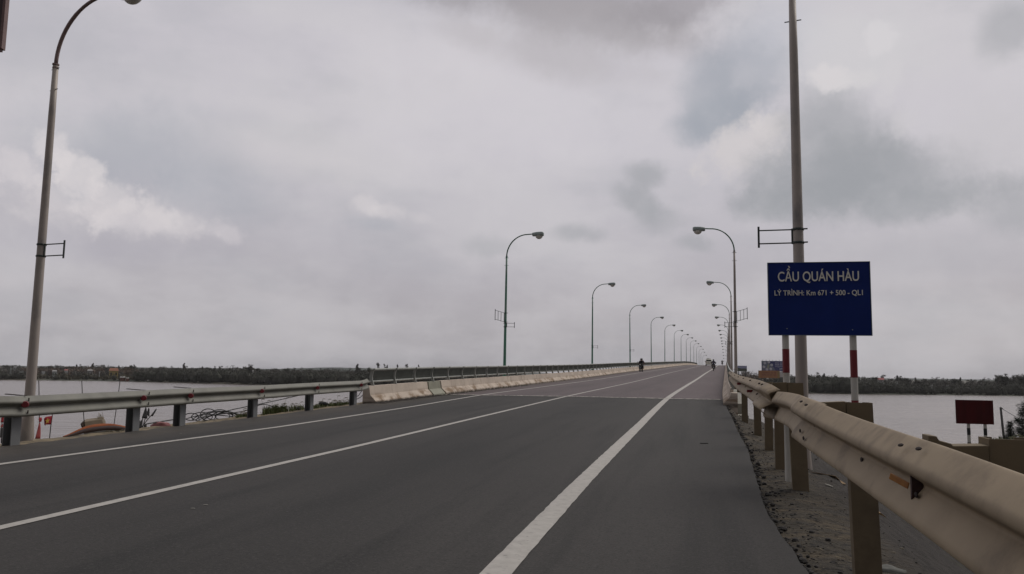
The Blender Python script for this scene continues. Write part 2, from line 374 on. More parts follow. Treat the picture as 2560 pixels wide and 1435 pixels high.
M_POLEG = mat('green_lamp_pole', (.085, .27, .18), (.085, .20, .145), 1.1, .5, .2, c3=(.33, .34, .31), s3=.9, t3=(.5, .65), stretch=(1, 1, .6))
M_ARM = mat('lamp_arm', (.24, .165, .155), (.18, .125, .12), 3, .5, .2)
M_ARMG = mat('green_lamp_arm', (.07, .18, .11), (.06, .13, .09), 3, .5, .2)
M_HEAD = mat('lamp_housing', (.34, .40, .38), (.27, .31, .30), 4, .5, .1)
M_LENS = mat('lamp_lens', (.62, .60, .55), (.5, .49, .45), 6, .25)
M_BRKT = mat('bracket_steel', (.05, .06, .055), (.035, .045, .04), 5, .6, .2)
M_BLUE = mat('sign_blue', (.0065, .022, .150), (.005, .018, .120), 3, .6, spec=.18)
M_WHITE = mat('sign_lettering', (.80, .77, .70), (.68, .65, .58), 20, .6)
M_PWHITE = mat('post_white', (.55, .53, .48), (.45, .43, .385), 4, .6, c3=(.30, .22, .13), s3=3, t3=(.6, .75))
M_PRED = mat('post_red', (.20, .014, .020), (.15, .011, .016), 4, .55)
M_PBLACK = mat('post_black', (.02, .021, .022), (.014, .015, .016), 4, .6)
M_MAROON = mat('maroon_board', (.085, .010, .011), (.055, .008, .009), 2.5, .7, stretch=(3, 3, .3), spec=.2)

# ------------------------------------------------------------------ water, ground, far shore
def smooth(a, b, x):
    t = min(max((x-a)/(b-a), 0), 1); return t*t*(3-2*t)
EDGE_L = [(-15, -.05), (0, -.05), (5.0, .00), (5.9, -.04), (6.4, -.05), (7.1, -.09), (8.3, -.13), (10.6, -.07), (13.8, 0.0), (18, -.02), (21.7, -.03), (27, -.1), (31, -.2)]
def edge_right(s):
    s0 = np.interp(s, [a for a, _ in EDGE_L], [b for _, b in EDGE_L])
    return float(s0)
def jag(s, k): return .022*mnoise.noise(Vector((s*3.1, k, 0)))+.012*mnoise.noise(Vector((s*11, k, 3)))
L_EDGE = -10.97
def ground_z(s, L):
    l = L-delta(s); X = SP_*s+CP_*L; Y = CP_*s-SP_*L
    nz = .026*mnoise.noise(Vector((s*2.3, L*2.3, 0)))+.016*mnoise.noise(Vector((s*7, L*7, 5)))+.009*mnoise.noise(Vector((s*15, L*15, 9)))
    if l > -5.5:
        x = l-edge_right(s)
        z0 = surf(s, 0)
        zb = z0-float(np.interp(s, [-15, 5, 8, 13, 17, 21, 26, 30], [.10, .085, .03, .04, .10, .13, .32, .5]))
        if x < 0: z = z0-.10
        else:
            z = (z0-.05)+(zb-(z0-.05))*smooth(0, .5, x) - .10*smooth(.3, 1.3, x)
            if x > 1.0: z -= (x-1.0)*.58
            z = max(z, -4.6-.02*x)
        drop = max(smooth(27, 37, s)*(1-smooth(5, 14, L)), smooth(46, 57, Y))
    else:
        x = L_EDGE-l
        z0 = surf(s, l)
        if x < 0: z = z0-.10
        else:
            z = z0-.03-.05*smooth(.3, 1.2, x)
            z -= max(0, x-1.0-.2*mnoise.noise(Vector((s*.9, 1.3, 0))))*.75
        z = max(z, WATER-1.2); drop = smooth(25, 36, s)
    return z*(1-drop)+(WATER-1.5)*drop + nz*(1 if (l > -.05 or l < L_EDGE) else 0)
def make_ground():
    mb = MB()
    ss_ = list(np.arange(-24, 0, 3.0))+list(np.arange(0, 4, .5))+list(np.arange(4, 16, .09))+list(np.arange(16, 30, .25))+list(np.arange(30, 64, 2.0))
    ls = list(np.arange(-60, -22, 4.0))+list(np.arange(-22, -14, 1.0))+list(np.arange(-14, -10.6, .12))+[-9, -6.5, -5.6, -5.4, -3]+list(np.arange(-.6, 2.4, .06))+list(np.arange(2.4, 8, .3))+list(np.arange(8, 70, 3.0))
    uv = []
    n = len(ls)
    for s in ss_:
        for L in ls:
            l = L+0
            mb.v.append(tuple(WL(s, L+delta(s), ground_z(s, L+delta(s))))); uv.append((L, s))
    for i in range(len(ss_)-1):
        for j in range(n-1):
            a = i*n+j; mb.f.append((a, a+1, a+n+1, a+n))
    mb.uv = uv
    m = bpy.data.materials.new('bank_soil'); m.use_nodes = True; nt = m.node_tree; N = nt.nodes; Lk = nt.links; b = N['Principled BSDF']
    b.inputs['Roughness'].default_value = .95; b.inputs['Specular IOR Level'].default_value = .2
    u = N.new('ShaderNodeUVMap')
    def nz(scale, st=(1, 1, 1), det=7, rg=.6):
        mp = N.new('ShaderNodeMapping'); mp.inputs['Scale'].default_value = st; Lk.new(u.outputs[0], mp.inputs[0])
        n_ = N.new('ShaderNodeTexNoise'); n_.inputs['Scale'].default_value = scale; n_.inputs['Detail'].default_value = det; n_.inputs['Roughness'].default_value = rg; Lk.new(mp.outputs[0], n_.inputs[0]); return n_.outputs[0]
    def mr(x, a, b_, o0=0, o1=1):
        n_ = N.new('ShaderNodeMapRange'); n_.inputs[1].default_value = a; n_.inputs[2].default_value = b_; n_.inputs[3].default_value = o0; n_.inputs[4].default_value = o1
        if not isinstance(x, float): Lk.new(x, n_.inputs[0])
        return n_.outputs[0]
    def mix(f, a, b_):
        n_ = N.new('ShaderNodeMix'); n_.data_type = 'RGBA'; Lk.new(f, n_.inputs[0])
        for i, x in ((6, a), (7, b_)):
            if isinstance(x, tuple): n_.inputs[i].default_value = (*x, 1)
            else: Lk.new(x, n_.inputs[i])
        return n_.outputs[2]
    def mul(a, b_):
        n_ = N.new('ShaderNodeMath'); n_.operation = 'MULTIPLY'; Lk.new(a, n_.inputs[0]); Lk.new(b_, n_.inputs[1]); return n_.outputs[0]
    sx = N.new('ShaderNodeSeparateXYZ'); Lk.new(u.outputs[0], sx.inputs[0]); Lc = sx.outputs[0]
    verge = mix(mr(nz(2.2), .35, .65), (.078, .064, .046), (.044, .040, .034))
    verge = mix(mr(nz(3.2, (.4, 1.8, 1)), .5, .7), verge, (.105, .082, .054))
    verge = mix(mr(nz(11), .52, .64), verge, (.018, .016, .015))
    verge = mix(mr(nz(24, (1, 1, 1), 4), .58, .70), verge, (.13, .108, .075))
    slope = mix(mr(nz(3.5, (2.6, .25, 1)), .3, .7), (.030, .027, .025), (.060, .053, .048))
    slope = mix(mr(nz(1.1), .60, .74), slope, (.050, .056, .025))
    c = mix(mr(Lc, .45, 1.0), verge, slope)
    c = mix(mr(Lc, 4.5, 9.0), c, mix(mr(nz(.6), .4, .62), (.10, .085, .055), (.05, .06, .03)))
    sand = mix(mr(nz(2.0), .4, .62), (.36, .29, .19), (.20, .17, .125))
    sand = mix(mr(nz(7), .52, .7), sand, (.10, .09, .075))
    c = mix(mr(Lc, -10.95, -11.15), c, sand)
    c = mix(mr(Lc, -12.1, -12.6), c, (.075, .075, .05))
    Lk.new(c, b.inputs['Base Color'])
    bp = N.new('ShaderNodeBump'); bp.inputs['Strength'].default_value = 1.0; bp.inputs['Distance'].default_value = .06; Lk.new(nz(14), bp.inputs['Height']); Lk.new(bp.outputs[0], b.inputs['Normal'])
    tag(mb.build('ground', m, smooth=True), kind='structure')
make_ground()

mw = bpy.data.materials.new('river_water'); mw.use_nodes = True
nt = mw.node_tree; N = nt.nodes; b = N['Principled BSDF']; b.inputs['Base Color'].default_value = (.30, .265, .25, 1); b.inputs['Roughness'].default_value = .22; b.inputs['IOR'].default_value = 1.33
g = N.new('ShaderNodeNewGeometry'); mp = N.new('ShaderNodeMapping'); mp.inputs['Scale'].default_value = (.5, 1.3, 1); nt.links.new(g.outputs['Position'], mp.inputs[0])
nn = N.new('ShaderNodeTexNoise'); nn.inputs['Scale'].default_value = .55; nn.inputs['Detail'].default_value = 8; nn.inputs['Roughness'].default_value = .65; nt.links.new(mp.outputs[0], nn.inputs[0])
bp = N.new('ShaderNodeBump'); bp.inputs['Strength'].default_value = .9; bp.inputs['Distance'].default_value = .45; nt.links.new(nn.outputs[0], bp.inputs['Height']); nt.links.new(bp.outputs[0], b.inputs['Normal'])
n6 = N.new('ShaderNodeTexNoise'); n6.inputs['Scale'].default_value = .16; n6.inputs['Detail'].default_value = 5; nt.links.new(mp.outputs[0], n6.inputs[0])
b6 = N.new('ShaderNodeBump'); b6.inputs['Strength'].default_value = .8; b6.inputs['Distance'].default_value = 1.6; nt.links.new(n6.outputs[0], b6.inputs['Height']); nt.links.new(b6.outputs[0], bp.inputs['Normal'])
n5 = N.new('ShaderNodeTexNoise'); n5.inputs['Scale'].default_value = .03; n5.inputs['Detail'].default_value = 6; nt.links.new(mp.outputs[0], n5.inputs[0])
cx = N.new('ShaderNodeMix'); cx.data_type = 'RGBA'; cx.inputs[6].default_value = (.25, .215, .20, 1); cx.inputs[7].default_value = (.17, .15, .14, 1); nt.links.new(n5.outputs[0], cx.inputs[0]); nt.links.new(cx.outputs[2], b.inputs['Base Color'])
mb = MB(); mb.add([(-2700, -600, WATER), (2700, -600, WATER), (2700, 2300, WATER), (-2700, 2300, WATER)], [(0, 1, 2, 3)])
tag(mb.build('water', mw), kind='structure')

# shoreline of the far bank: (u, forward depth) from the waterline in the photograph
SHORE = [(-1400, 430), (-400, 425), (0, 420), (240, 432), (370, 424), (600, 388), (800, 370), (1100, 372), (1500, 380), (1900, 372), (2160, 365), (2560, 384), (3000, 390), (4200, 400)]
def shore_d(u): return float(np.interp(u, [a for a, _ in SHORE], [b for _, b in SHORE]))
def far_z(e):
    return WATER-.25+np.interp(e, [-30, 0, 4, 25, 80, 200, 600, 900, 1500], [-1.5, 0.15, .7, 1.4, 2.2, 3.2, 4.5, 5, 6])
def land(u, e):
    """a point of the far bank, e metres behind the waterline at bearing u"""
    d = ray(u, 935); d = Vector((d.x, d.y, 0)); k = shore_d(u)+e
    P = d/d.y*k; s, L = toSL(P)
    z = float(far_z(e))
    return Vector((P.x, P.y, z))
mb = MB(); us = list(range(-1000, 3561, 40)); es = [-12, -3, 0, 4, 12, 25, 45, 80, 130, 200, 320, 600, 1000, 1500]
for u in us:
    for e in es:
        p = land(u, e); p.z += .5*mnoise.noise(p*.06) if e > 0 else 0
        if e > 900: p.z += 2*max(0, mnoise.noise(Vector((u*.004, e*.002, 0)))+.25)
        q = mnoise.noise(Vector((u*.02, 0, 7)))*3 if e < 30 else 0
        p.y += q; mb.v.append(tuple(p))
n = len(es)
for i in range(len(us)-1):
    for j in range(n-1):
        a = i*n+j; mb.f.append((a, a+n, a+n+1, a+1))
M_FAR = mat('far_bank_soil', (.105, .085, .062), (.05, .055, .035), .05, .95, c3=(.04, .045, .03), s3=.02, t3=(.45, .6), world=True)
tag(mb.build('far_bank', M_FAR, smooth=True), kind='structure')
mb = MB()
for row, (dd, h) in enumerate(((1650, 13), (1750, 13))):
    pass
ring = []
for i, u in enumerate(range(-1000, 3600, 25)):
    d = ray(u, 935); d = Vector((d.x, d.y, 0))/d.y
    top = 3+3*max(0, mnoise.noise(Vector((u*.0016, 2.2, 0)))+.2)+1.6*mnoise.noise(Vector((u*.02, 1, 0)))
    if 700 < u < 1000: top += 4.5*math.sin((u-700)/300*PI)
    for dist, z in ((1500, -6), (1640, top*.75-4), (1760, top-1), (2100, -6)):
        mb.v.append((d.x*dist, d.y*dist, z))
nn_ = len(mb.v)//4
for i in range(nn_-1):
    for j in range(3):
        a = i*4+j; mb.f.append((a, a+4, a+5, a+1))
M_HILL = mat('wooded_hill', (.045, .06, .05), (.03, .042, .035), .06, .95, world=True)
tag(mb.build('hills', M_HILL, smooth=True), kind='structure')

# ------------------------------------------------------------------ road
JOINT = [(-11.3, 30.0), (-10.8, 30.0), (-9.3, 30.1), (-6, 30.6), (-2.2, 30.7), (-.27, 30.9), (.2, 30.9)]
def joint_s(l): return float(np.interp(l, [a for a, _ in JOINT], [b for _, b in JOINT]))
LS_ = [-10.97, -10.6, -9.24, -8, -6.2, -4, -2.07, -1, -.3]
def road_mesh():
    mb = MB(); uv = []
    svals = list(np.arange(-20, 4, 2.0))+list(np.arange(4, 16, .12))+list(np.arange(16, 30, .4))+[30.9]
    cols = LS_+['edge', 'lip']
    nc = len(cols)
    for s in svals:
        for c in cols:
            fade = min(1, max(0, (31-s)/3))
            if c == 'edge': l = edge_right(s)+jag(s, 1)*fade; dz = 0
            elif c == 'lip': l = edge_right(s)+jag(s, 1)*fade+.03; dz = -.11
            else: l = c+(jag(s, 2)*4.5*fade if c == LS_[0] else 0); dz = 0
            # stretch the last rows to the joint line
            lr = l if not isinstance(c, str) else -.1
            s2 = s+(joint_s(lr)-30.9)*smooth(22, 30.9, s)
            mb.v.append(tuple(W(s2, l, dz))); uv.append((l, s2))
    for i in range(len(svals)-1):
        for j in range(nc-1):
            a = i*nc+j; mb.f.append((a, a+1, a+nc+1, a+nc))
    mb.uv = uv; tag(mb.build('road', M_ROAD, smooth=False), kind='structure')
    mb = MB(); uv = []
    svals = [30.9]+list(np.arange(32, 60, 1.0))+list(np.arange(60, 440, 3.0)); cols = [-11.2]+LS_[1:]+[-.1]; nc = len(cols)
    for s in svals:
        for l in cols:
            s2 = s+(joint_s(l)-30.9)*(1-smooth(30.9, 45, s))
            mb.v.append(tuple(W(s2, l, 0))); uv.append((l, s2))
    for i in range(len(svals)-1):
        for j in range(nc-1):
            a = i*nc+j; mb.f.append((a, a+1, a+nc+1, a+nc))
    mb.uv = uv; tag(mb.build('bridge_road', M_DECK, smooth=True), kind='structure')
road_mesh()
def polyline_l(tab, s): return float(np.interp(s, [a for a, _ in tab], [b for _, b in tab]))
THICK = [(-15, -2.0), (2, -2.04), (5.23, -2.055), (9.0, -2.085), (18.1, -2.11), (30.6, -2.19), (53, -2.22), (124, -2.14), (440, -2.1)]
MIDL = [(-15, -6.3), (5.3, -6.21), (11.5, -6.11), (18.7, -6.11), (32.3, -5.99), (48, -5.93), (69, -6.05), (128, -6.0), (440, -6.0)]
LEFTL = [(-15, -9.5), (8.3, -9.35), (11.2, -9.24), (14.6, -9.07), (22.5, -9.1), (30, -9.3), (41, -9.22), (60, -9.15), (74, -9.1), (112, -9.3), (180, -9.45), (440, -9.4)]
def marking(tab, w, s0, s1, rag):
    mb = MB(); uv = []
    svals = list(np.arange(s0, min(60, s1), .07 if rag > .01 else .15))+list(np.arange(60, s1, 2.0)); 
    for i, s in enumerate(svals):
        c = polyline_l(tab, s)
        for k, sg in enumerate((-1, 1)):
            l = c+sg*w/2+rag*(mnoise.noise(Vector((s*9, sg*3+c, 0)))+.6*mnoise.noise(Vector((s*27, sg*3+c, 2))))
            mb.v.append(tuple(W(s, l, .005))); uv.append((l, s))
    for i in range(len(svals)-1): a = 2*i; mb.f.append((a, a+1, a+3, a+2))
    mb.uv = uv; o = mb.build('road_marking', M_PAINT); tag(o, kind='structure'); return o
marking(THICK, .205, -12, 420, .010)
marking(MIDL, .125, -12, 420, .004)
marking(LEFTL, .125, -12, 420, .004)
# pale crushed strip of the expansion joint
mb = MB(); uv = []
lv = np.arange(-11.0, -.22, .06)
for l in lv:
    for k in (-1, 1):
        s = joint_s(l)+k*(.15+.06*mnoise.noise(Vector((l*7, k, 0))))
        mb.v.append(tuple(W(s, l, .009))); uv.append((l, s))
for i in range(len(lv)-1): a = 2*i; mb.f.append((a, a+1, a+3, a+2))
mb.uv = uv
M_JOINT = mat('joint_mortar', (.60, .56, .50), (.42, .39, .35), 7, .85, c3=(.09, .085, .08), s3=6, t3=(.47, .55), uv=True)
tag(mb.build('expansion_joint', M_JOINT), kind='structure')

# ------------------------------------------------------------------ guardrails
WPROF0 = [(0, 0), (.008, -.003), (.036, -.030), (.068, -.063), (.080, -.079), (.083, -.096), (.077, -.111), (.048, -.131), (.018, -.151), (.010, -.161), (.010, -.173), (.020, -.185), (.045, -.217), (.069, -.249), (.079, -.266), (.081, -.284), (.072, -.298), (.02, -.313), (0, -.312)]
def wprofile(k=3):
    P = [Vector((a, b_)) for a, b_ in WPROF0]; out = []
    for i in range(len(P)-1):
        p0, p1, p2, p3 = P[max(i-1, 0)], P[i], P[i+1], P[min(i+2, len(P)-1)]
        for j in range(k):
            t = j/k
            out.append(.5*((2*p1)+(p2-p0)*t+(2*p0-5*p1+4*p2-p3)*t*t+(3*p1-p0-3*p2+p3)*t**3))
    return out+[P[-1]]
def catmull(P, step):
    P = [Vector(p) for p in P]; out = []
    for i in range(len(P)-1):
        p0, p1, p2, p3 = P[max(i-1, 0)], P[i], P[i+1], P[min(i+2, len(P)-1)]
        n = max(1, int((p2-p1).length/step))
        for j in range(n):
            t = j/n
            out.append(.5*((2*p1)+(p2-p0)*t+(2*p0-5*p1+4*p2-p3)*t*t+(3*p1-p0-3*p2+p3)*t**3))
    return out+[P[-1]]
def wbeam(pts, side, flat=None, tilt=None):
    """pts: top edge along the rail; side: unit vector towards the road; flat(i/n)->scale of the profile depth; tilt -> radians"""
    mb = MB(); pr = wprofile(); rings = []
    n = len(pts)
    for i, p in enumerate(pts):
        t = (pts[min(i+1, n-1)]-pts[max(i-1, 0)]).normalized()
        nrm = t.cross(UP); nrm = nrm if nrm.dot(side) > 0 else -nrm; nrm.normalize(); up = UP
        k = flat(i/(n-1)) if flat else 1.0; a = tilt(i/(n-1)) if tilt else 0.0
        nr = nrm*math.cos(a)+up*math.sin(a); u2 = up*math.cos(a)-nrm*math.sin(a)
        rings.append([p+nr*q.x*k+u2*q.y for q in pr])
    mb.rings(rings, cap=False, close=False); return mb
def add_solid(o, t=.005):
    m = o.modifiers.new('solid', 'SOLIDIFY'); m.thickness = t; m.offset = 0; return o
def channel_post(w, d, t, z0, z1, lip=.045):
    """box-like post: front web with two returned flanges, open at the back, in local x (across road), y (along)"""
    mb = MB()
    prof = [(-w/2, -d/2), (w/2, -d/2), (w/2, d/2), (w/2-lip, d/2), (w/2-lip, d/2-t), (w/2-t, d/2-t), (w/2-t, -d/2+t), (-w/2+t, -d/2+t), (-w/2+t, d/2-t), (-w/2+lip, d/2-t), (-w/2+lip, d/2), (-w/2, d/2)]
    return mb.rings([[Vector((x, y, z0)) for x, y in prof], [Vector((x, y, z1)) for x, y in prof]])

def right_guardrail():
    root = empty('guardrail', WL(4, .6, -1.3), 0, 'dusty beige crash barrier on posts beside the right road edge, bent and split', 'guardrail', 'crash barriers along the approach')
    near = [(2556, 1187, 2.1), (2356, 1115.6, 2.77), (2253, 1082.5, 3.33), (2128, 1039.5, 4.36), (2045, 1007, 5.25), (2006, 991, 5.85)]
    P = [px(*a) for a in near]; P = [P[0]+(P[0]-P[1])*6.5, P[0]+(P[0]-P[1])*3, P[0]+(P[0]-P[1])]+P
    pts = catmull(P, .06); side = -TO_R
    o = world_part(wbeam(pts, side), 'rail_panel', M_RAILR, root, smooth=True); add_solid(o)
    mid = [(2062, 1012, 5.05), (2012, 994, 5.9), (1990, 986, 7.1), (1958, 980.5, 8.2), (1928, 979.5, 9.1), (1899, 981, 9.85)]
    P = [px(*a)+TO_R*.012 for a in mid]; pm = catmull(P, .06)
    o = world_part(wbeam(pm, side, lambda t: 1-.12*t, lambda t: -.35*smooth(.6, 1, t)), 'rail_panel', M_RAILR, root, smooth=True); add_solid(o)
    far = [(1951, 975.5, 8.72), (1930, 962.5, 9.1), (1917.8, 957.8, 9.55), (1896, 950.3, 11.0), (1882.7, 947.6, 12.6), (1873.9, 945, 13.7), (1857, 941.3, 16.3), (1847.6, 938.5, 18.8), (1836.3, 933.3, 23), (1830, 929.3, 27), (1826.5, 927, 30)]
    P = [px(*a) for a in far]; pf = catmull(P, .15)
    o = world_part(wbeam(pf, side, None, lambda t: .5*(1-smooth(0, .09, t))), 'rail_panel', M_RAILR, root, smooth=True); add_solid(o)
    # bolts: along the crest of the upper wave, and at the splice
    def rail_frame(pts, i):
        t = (pts[min(i+1, len(pts)-1)]-pts[max(i-1, 0)]).normalized(); nr = t.cross(UP); nr = nr if nr.dot(side) > 0 else -nr
        return t, nr.normalized()
    def bolt(pts, target, y, z, sz=(.028, .008, .012), name='bolt', rot=.5):
        i = min(range(len(pts)), key=lambda k: abs(pts[k].dot(fwd)-target))
        t, nr = rail_frame(pts, i); c = pts[i]+nr*y+UP*z
        nn = nr if z < -.06 else (nr*.5+UP*.85).normalized()
        a = t; b_ = nn.cross(a).normalized(); R = Matrix((a, nn, b_)).transposed()
        mb = MB(); mb.ball((0, 0, 0), sz[0], sz[1], sz[2], 10, 4)
        mb.v = [tuple(c+R @ Vector(v)) for v in mb.v]
        world_part(mb, name, M_BOLT, root, smooth=True)
    for d, y, z in ((2.86, .060, -.017), (3.05, .068, -.025), (5.3, .062, -.02), (5.52, .058, -.014)): bolt(pts, d, y, z, (.030, .005, .010) if d < 4 else (.034, .006, .012))
    for d, y, z in ((2.93, .046, -.195), (3.08, .030, -.185), (5.35, .075, -.10), (5.3, .012, -.15), (5.55, .07, -.215), (5.3, .084, -.24), (4.0, .03, -.19)): bolt(pts, d, y, z, (.024, .005, .011) if d < 4 else (.028, .006, .014))
    for d, y, z in ((9.75, .06, -.02), (9.6, .085, -.09), (9.7, .03, -.19)): bolt(pm, d, y, z, (.03, .008, .015))
    for d in (9.45, 9.9, 12.2, 14.6, 17.2, 20.5, 25): bolt(pf, d, .06, -.017, (.045, .010, .018)); bolt(pf, d*1.02, .02, -.18, (.03, .010, .016))
    # near amber reflector standing out of the valley, with its rusty half-round mount
    i = min(range(len(pts)), key=lambda k: abs(pts[k].dot(fwd)-3.0)); t, nr = rail_frame(pts, i)
    def valley(d, z, out): 
        i = min(range(len(pts)), key=lambda k: abs(pts[k].dot(fwd)-d)); t, nr = rail_frame(pts, i); return pts[i]+nr*out+UP*z, t, nr
    c, t, nr = valley(2.98, -.172, .040)
    mb = MB(); R = Matrix((t, nr, UP)).transposed()
    ringa = []
    for k in range(13):
        a = -PI/2+PI*k/12; ringa.append((.030*math.cos(a), .048*math.sin(a)))
    for yy in (-.03, .028):
        pass
    mb.rings([[c+R @ Vector((-x*.8+.0, yy, z)) for x, z in ringa] for yy in (-.032, .012)])
    mnt = world_part(mb, 'reflector_mount', M_RUST, root)
    c2, t2, nr2 = valley(3.04, -.160, .078)
    mb = MB(); R2 = Matrix((t2*.75-nr2*-.66, nr2*.75+t2*-.66, UP)).transposed()
    mb.box((0, 0, 0), .085, .006, .026, Matrix.Rotation(-.35, 3, 'Y')); mb.v = [tuple(c2+R2 @ Vector(v)) for v in mb.v]
    bevel(world_part(mb, 'reflector', M_AMBER, root), .003)
    for (u, v, d, w, h, mm) in ((1884, 978, 12.4, .10, .038, M_REFL), (1854.5, 959.5, 16.6, .085, .05, M_REFL)):
        c = px(u, v, d)-TO_R*.06; mb = MB(); mb.box((0, 0, 0), w*.8, .018, h); mb.box((.02, .016, 0), .05, .02, h*.7)
        R = Matrix((TO_R, ALONG, UP)).transposed(); mb.v = [tuple(c+R @ Vector(x)) for x in mb.v]
        world_part(mb, 'reflector', mm, root)
    # posts: (left px, right px, top v, base v, depth, rail side px)
    posts = [(2463, 2577, 1096, None, 3.0, 2321), (2113, 2176, 1006, None, 5.4, 2040), (1967, 2006, 957, 1236, 9.35, 1930), (1934, 1957, 957, 1168, 11.2, 1905), (1911, 1931, 955, 1115, 13.9, 1893), (1882, 1900, 951, 1082, 17.0, 1872), (1853, 1868, 946, 1058, 21.0, 1842)]
    for k, (a, b_, vt, vb, d, ra) in enumerate(posts):
        pl, pr_ = px(a, vt, d), px(b_, vt, d); top = (pl+pr_)/2; w = (pr_-pl).dot(TO_R)
        s, L = toSL(top)
        if vb: zb = px((a+b_)/2-6, vb, d).z
        else: zb = ground_z(s, L)
        zb = min(zb, ground_z(s, L))-.25
        po = channel_post(max(w, .13), .12, .008, 0, 1).v
        lean = (.010, -.022, -.03, .0, .012, -.01, .0)[k]
        mb = channel_post(max(w, .12), .13, .008, zb-top.z, 0)
        R = Matrix((TO_R, ALONG, UP)).transposed()
        mb.v = [tuple(top+R @ Vector((x+lean*z, y, z))) for x, y, z in mb.v]
        # web towards the traffic
        po = world_part(mb, 'post', M_POSTR, root)
        q = px(ra, vt, d); wid = max((pl-q).dot(TO_R), .06)
        mb = MB(); hh = .36
        pf_ = [(-wid, 0), (-.004, 0.012), (-.004, -hh), (-wid, -hh)]
        if k == 0: pf_ = [(-wid, .012), (-wid*.86, .010), (-wid*.82, -.006), (-wid*.62, -.016), (-wid*.60, -.024), (-.004, -.018), (-.004, -hh), (-wid, -hh)]
        mb.rings([[pl+R @ Vector((x, yy, z-.004)) for x, z in pf_] for yy in (-.055, .05)])
        sp = world_part(mb, 'spacer', M_POSTR, root); bevel(sp, .004)
    return root
right_guardrail()

def left_guardrail():
    LRAIL = -10.93
    tops = [(0, 990.5), (48, 990.7), (346, 977), (475, 971), (646, 964), (791, 956.6), (902, 951.6), (911, 949.5), (917, 946.5)]
    P = [px_l(u, v, LRAIL) for u, v in tops]
    d0 = (P[0]-P[2]); d0.normalize(); P = [P[0]+d0*12, P[0]+d0*6, P[0]+d0*3]+P
    root = empty('guardrail', W(14, -11, 0), 0, 'grey crash barrier with red reflectors on square posts along the left verge', 'guardrail', 'crash barriers along the approach')
    pts = catmull(P, .15)
    o = world_part(wbeam(pts, TO_R), 'rail_panel', M_RAILL, root, smooth=True); add_solid(o)
    R = Matrix((TO_R, ALONG, UP)).transposed()
    rt = Matrix.Rotation(0.0, 3, 'Z')
    sp = [(27, 1108), (330, 1078), (447, 1067), (630, 1045.6), (772, 1028), (882, 1012)]
    bases = [W(5.2, -11.16), W(7.7, -11.14)]
    for u, v in sp:
        p = px_l(u, v, -11.12); bases.append(p)
    for k, p in enumerate(bases):
        i = min(range(len(pts)), key=lambda q: (pts[q]-p).to_2d().length); top = pts[i].z-.035
        zb = min(p.z, surf(*toSL(p)))-.3
        mb = channel_post(.17, .17, .010, zb, top, .014); mb.v = [tuple(Vector((p.x, p.y, 0))+R @ Vector((x, -y, z))) for x, y, z in mb.v]
        po = world_part(mb, 'post', M_POSTL, root)
        # flat steel strap laid over the top of the spacer
        if 2 <= k <= 4:
            mb = MB(); mb.box((-.02, 0, top+.052), .30, .05, .012, Matrix.Rotation(.05, 3, 'Y')); mb.box((.16, -.03, top+.046), .16, .012, .008, Matrix.Rotation(.5, 3, 'Z'))
            mb.v = [tuple(Vector((p.x, p.y, 0))+R @ Vector(x)) for x in mb.v]
            world_part(mb, 'strap', M_BOLT, root)
        mb = MB(); mb.box((.115, 0, top-.14), .03, .10, .2); mb.v = [tuple(Vector((p.x, p.y, 0))+R @ Vector(x)) for x in mb.v]
        world_part(mb, 'spacer', M_POSTL, root)
        # lap joint of the panels: bolts in a dark slot
        for dz, dy in ((-.05, .088), (-.155, .012), (-.24, .088)):
            t = (pts[min(i+1, len(pts)-1)]-pts[i-1]).normalized(); c = pts[i]+TO_R*dy+UP*dz
            mb = MB(); mb.box((0, 0, 0), .008, .02, .05); mb.v = [tuple(c+R @ Vector(x)) for x in mb.v]; world_part(mb, 'bolt', M_BOLT, root)
    for u, v in ((63, 1011), (359, 995), (477, 989.5), (655, 977.5), (794, 969.5), (903, 962.5)):
        c = px_l(u, v, LRAIL+.10); mb = MB()
        mb.rings([[(x, y*.055*q, z*.052*q) for y, z in [(math.cos(2*PI*j/12), math.sin(2*PI*j/12)) for j in range(12)]] for x, q in ((-.06, .8), (0, 1), (.018, .85))])
        mb.v = [tuple(c+Matrix.Rotation(-PHI-.9, 3, 'Z') @ Vector((x, y, z))) for x, y, z in mb.v]
        world_part(mb, 'reflector', M_REFL, root, smooth=False)
left_guardrail()

# ------------------------------------------------------------------ bridge: deck, parapets, railings
def sweep_sl(prof_fn, svals, flip=1):
    mb = MB(); mb.rings([[W(s, l, z) for l, z in prof_fn(s)] for s in svals]); mb.uv = [(s+.3*l, z) for s in svals for l, z in prof_fn(s)]; return mb
br = empty('road_bridge', W(40, -5.5, 0), 0, 'long concrete road bridge rising over the river to a crest', 'bridge')
sv = list(np.arange(31, 60, 3.0))+list(np.arange(60, 441, 10.0))
world_part(sweep_sl(lambda s: [(-11.45, -.14), (.62, -.14), (.62, -.5), (-.6, -.75), (-1.2, -2.0), (-9.6, -2.0), (-10.2, -.75), (-11.45, -.5)], sv), 'deck', M_CONCD, br)
for s in range(64, 430, 33):
    mb = MB(); z = surf(s, -5)
    for l in (-8.2, -2.6):
        a = W(s, l, -2.6); rings = [[Vector((a.x+.8*math.cos(2*PI*j/14), a.y+.8*math.sin(2*PI*j/14), zz)) for j in range(14)] for zz in (WATER-2, z-2.6)]
        mb.rings(rings)
    R = Matrix((TO_R, ALONG, UP)).transposed(); c = W(s, -5.4, -2.35); q = MB().box((0, 0, 0), 9, 1.6, .7); mb.add([c+R @ Vector(v) for v in q.v], q.f)
    world_part(mb, 'pier', M_CONCD, br)
mb = MB(); R = Matrix((TO_R, ALONG, UP)).transposed(); c = W(30.2, -5.4, -4.2); mb.box((0, 0, 0), 12.2, .9, 7.4); mb.v = [tuple(c+R @ Vector(v)) for v in mb.v]
world_part(mb, 'abutment', M_CONCD, br)

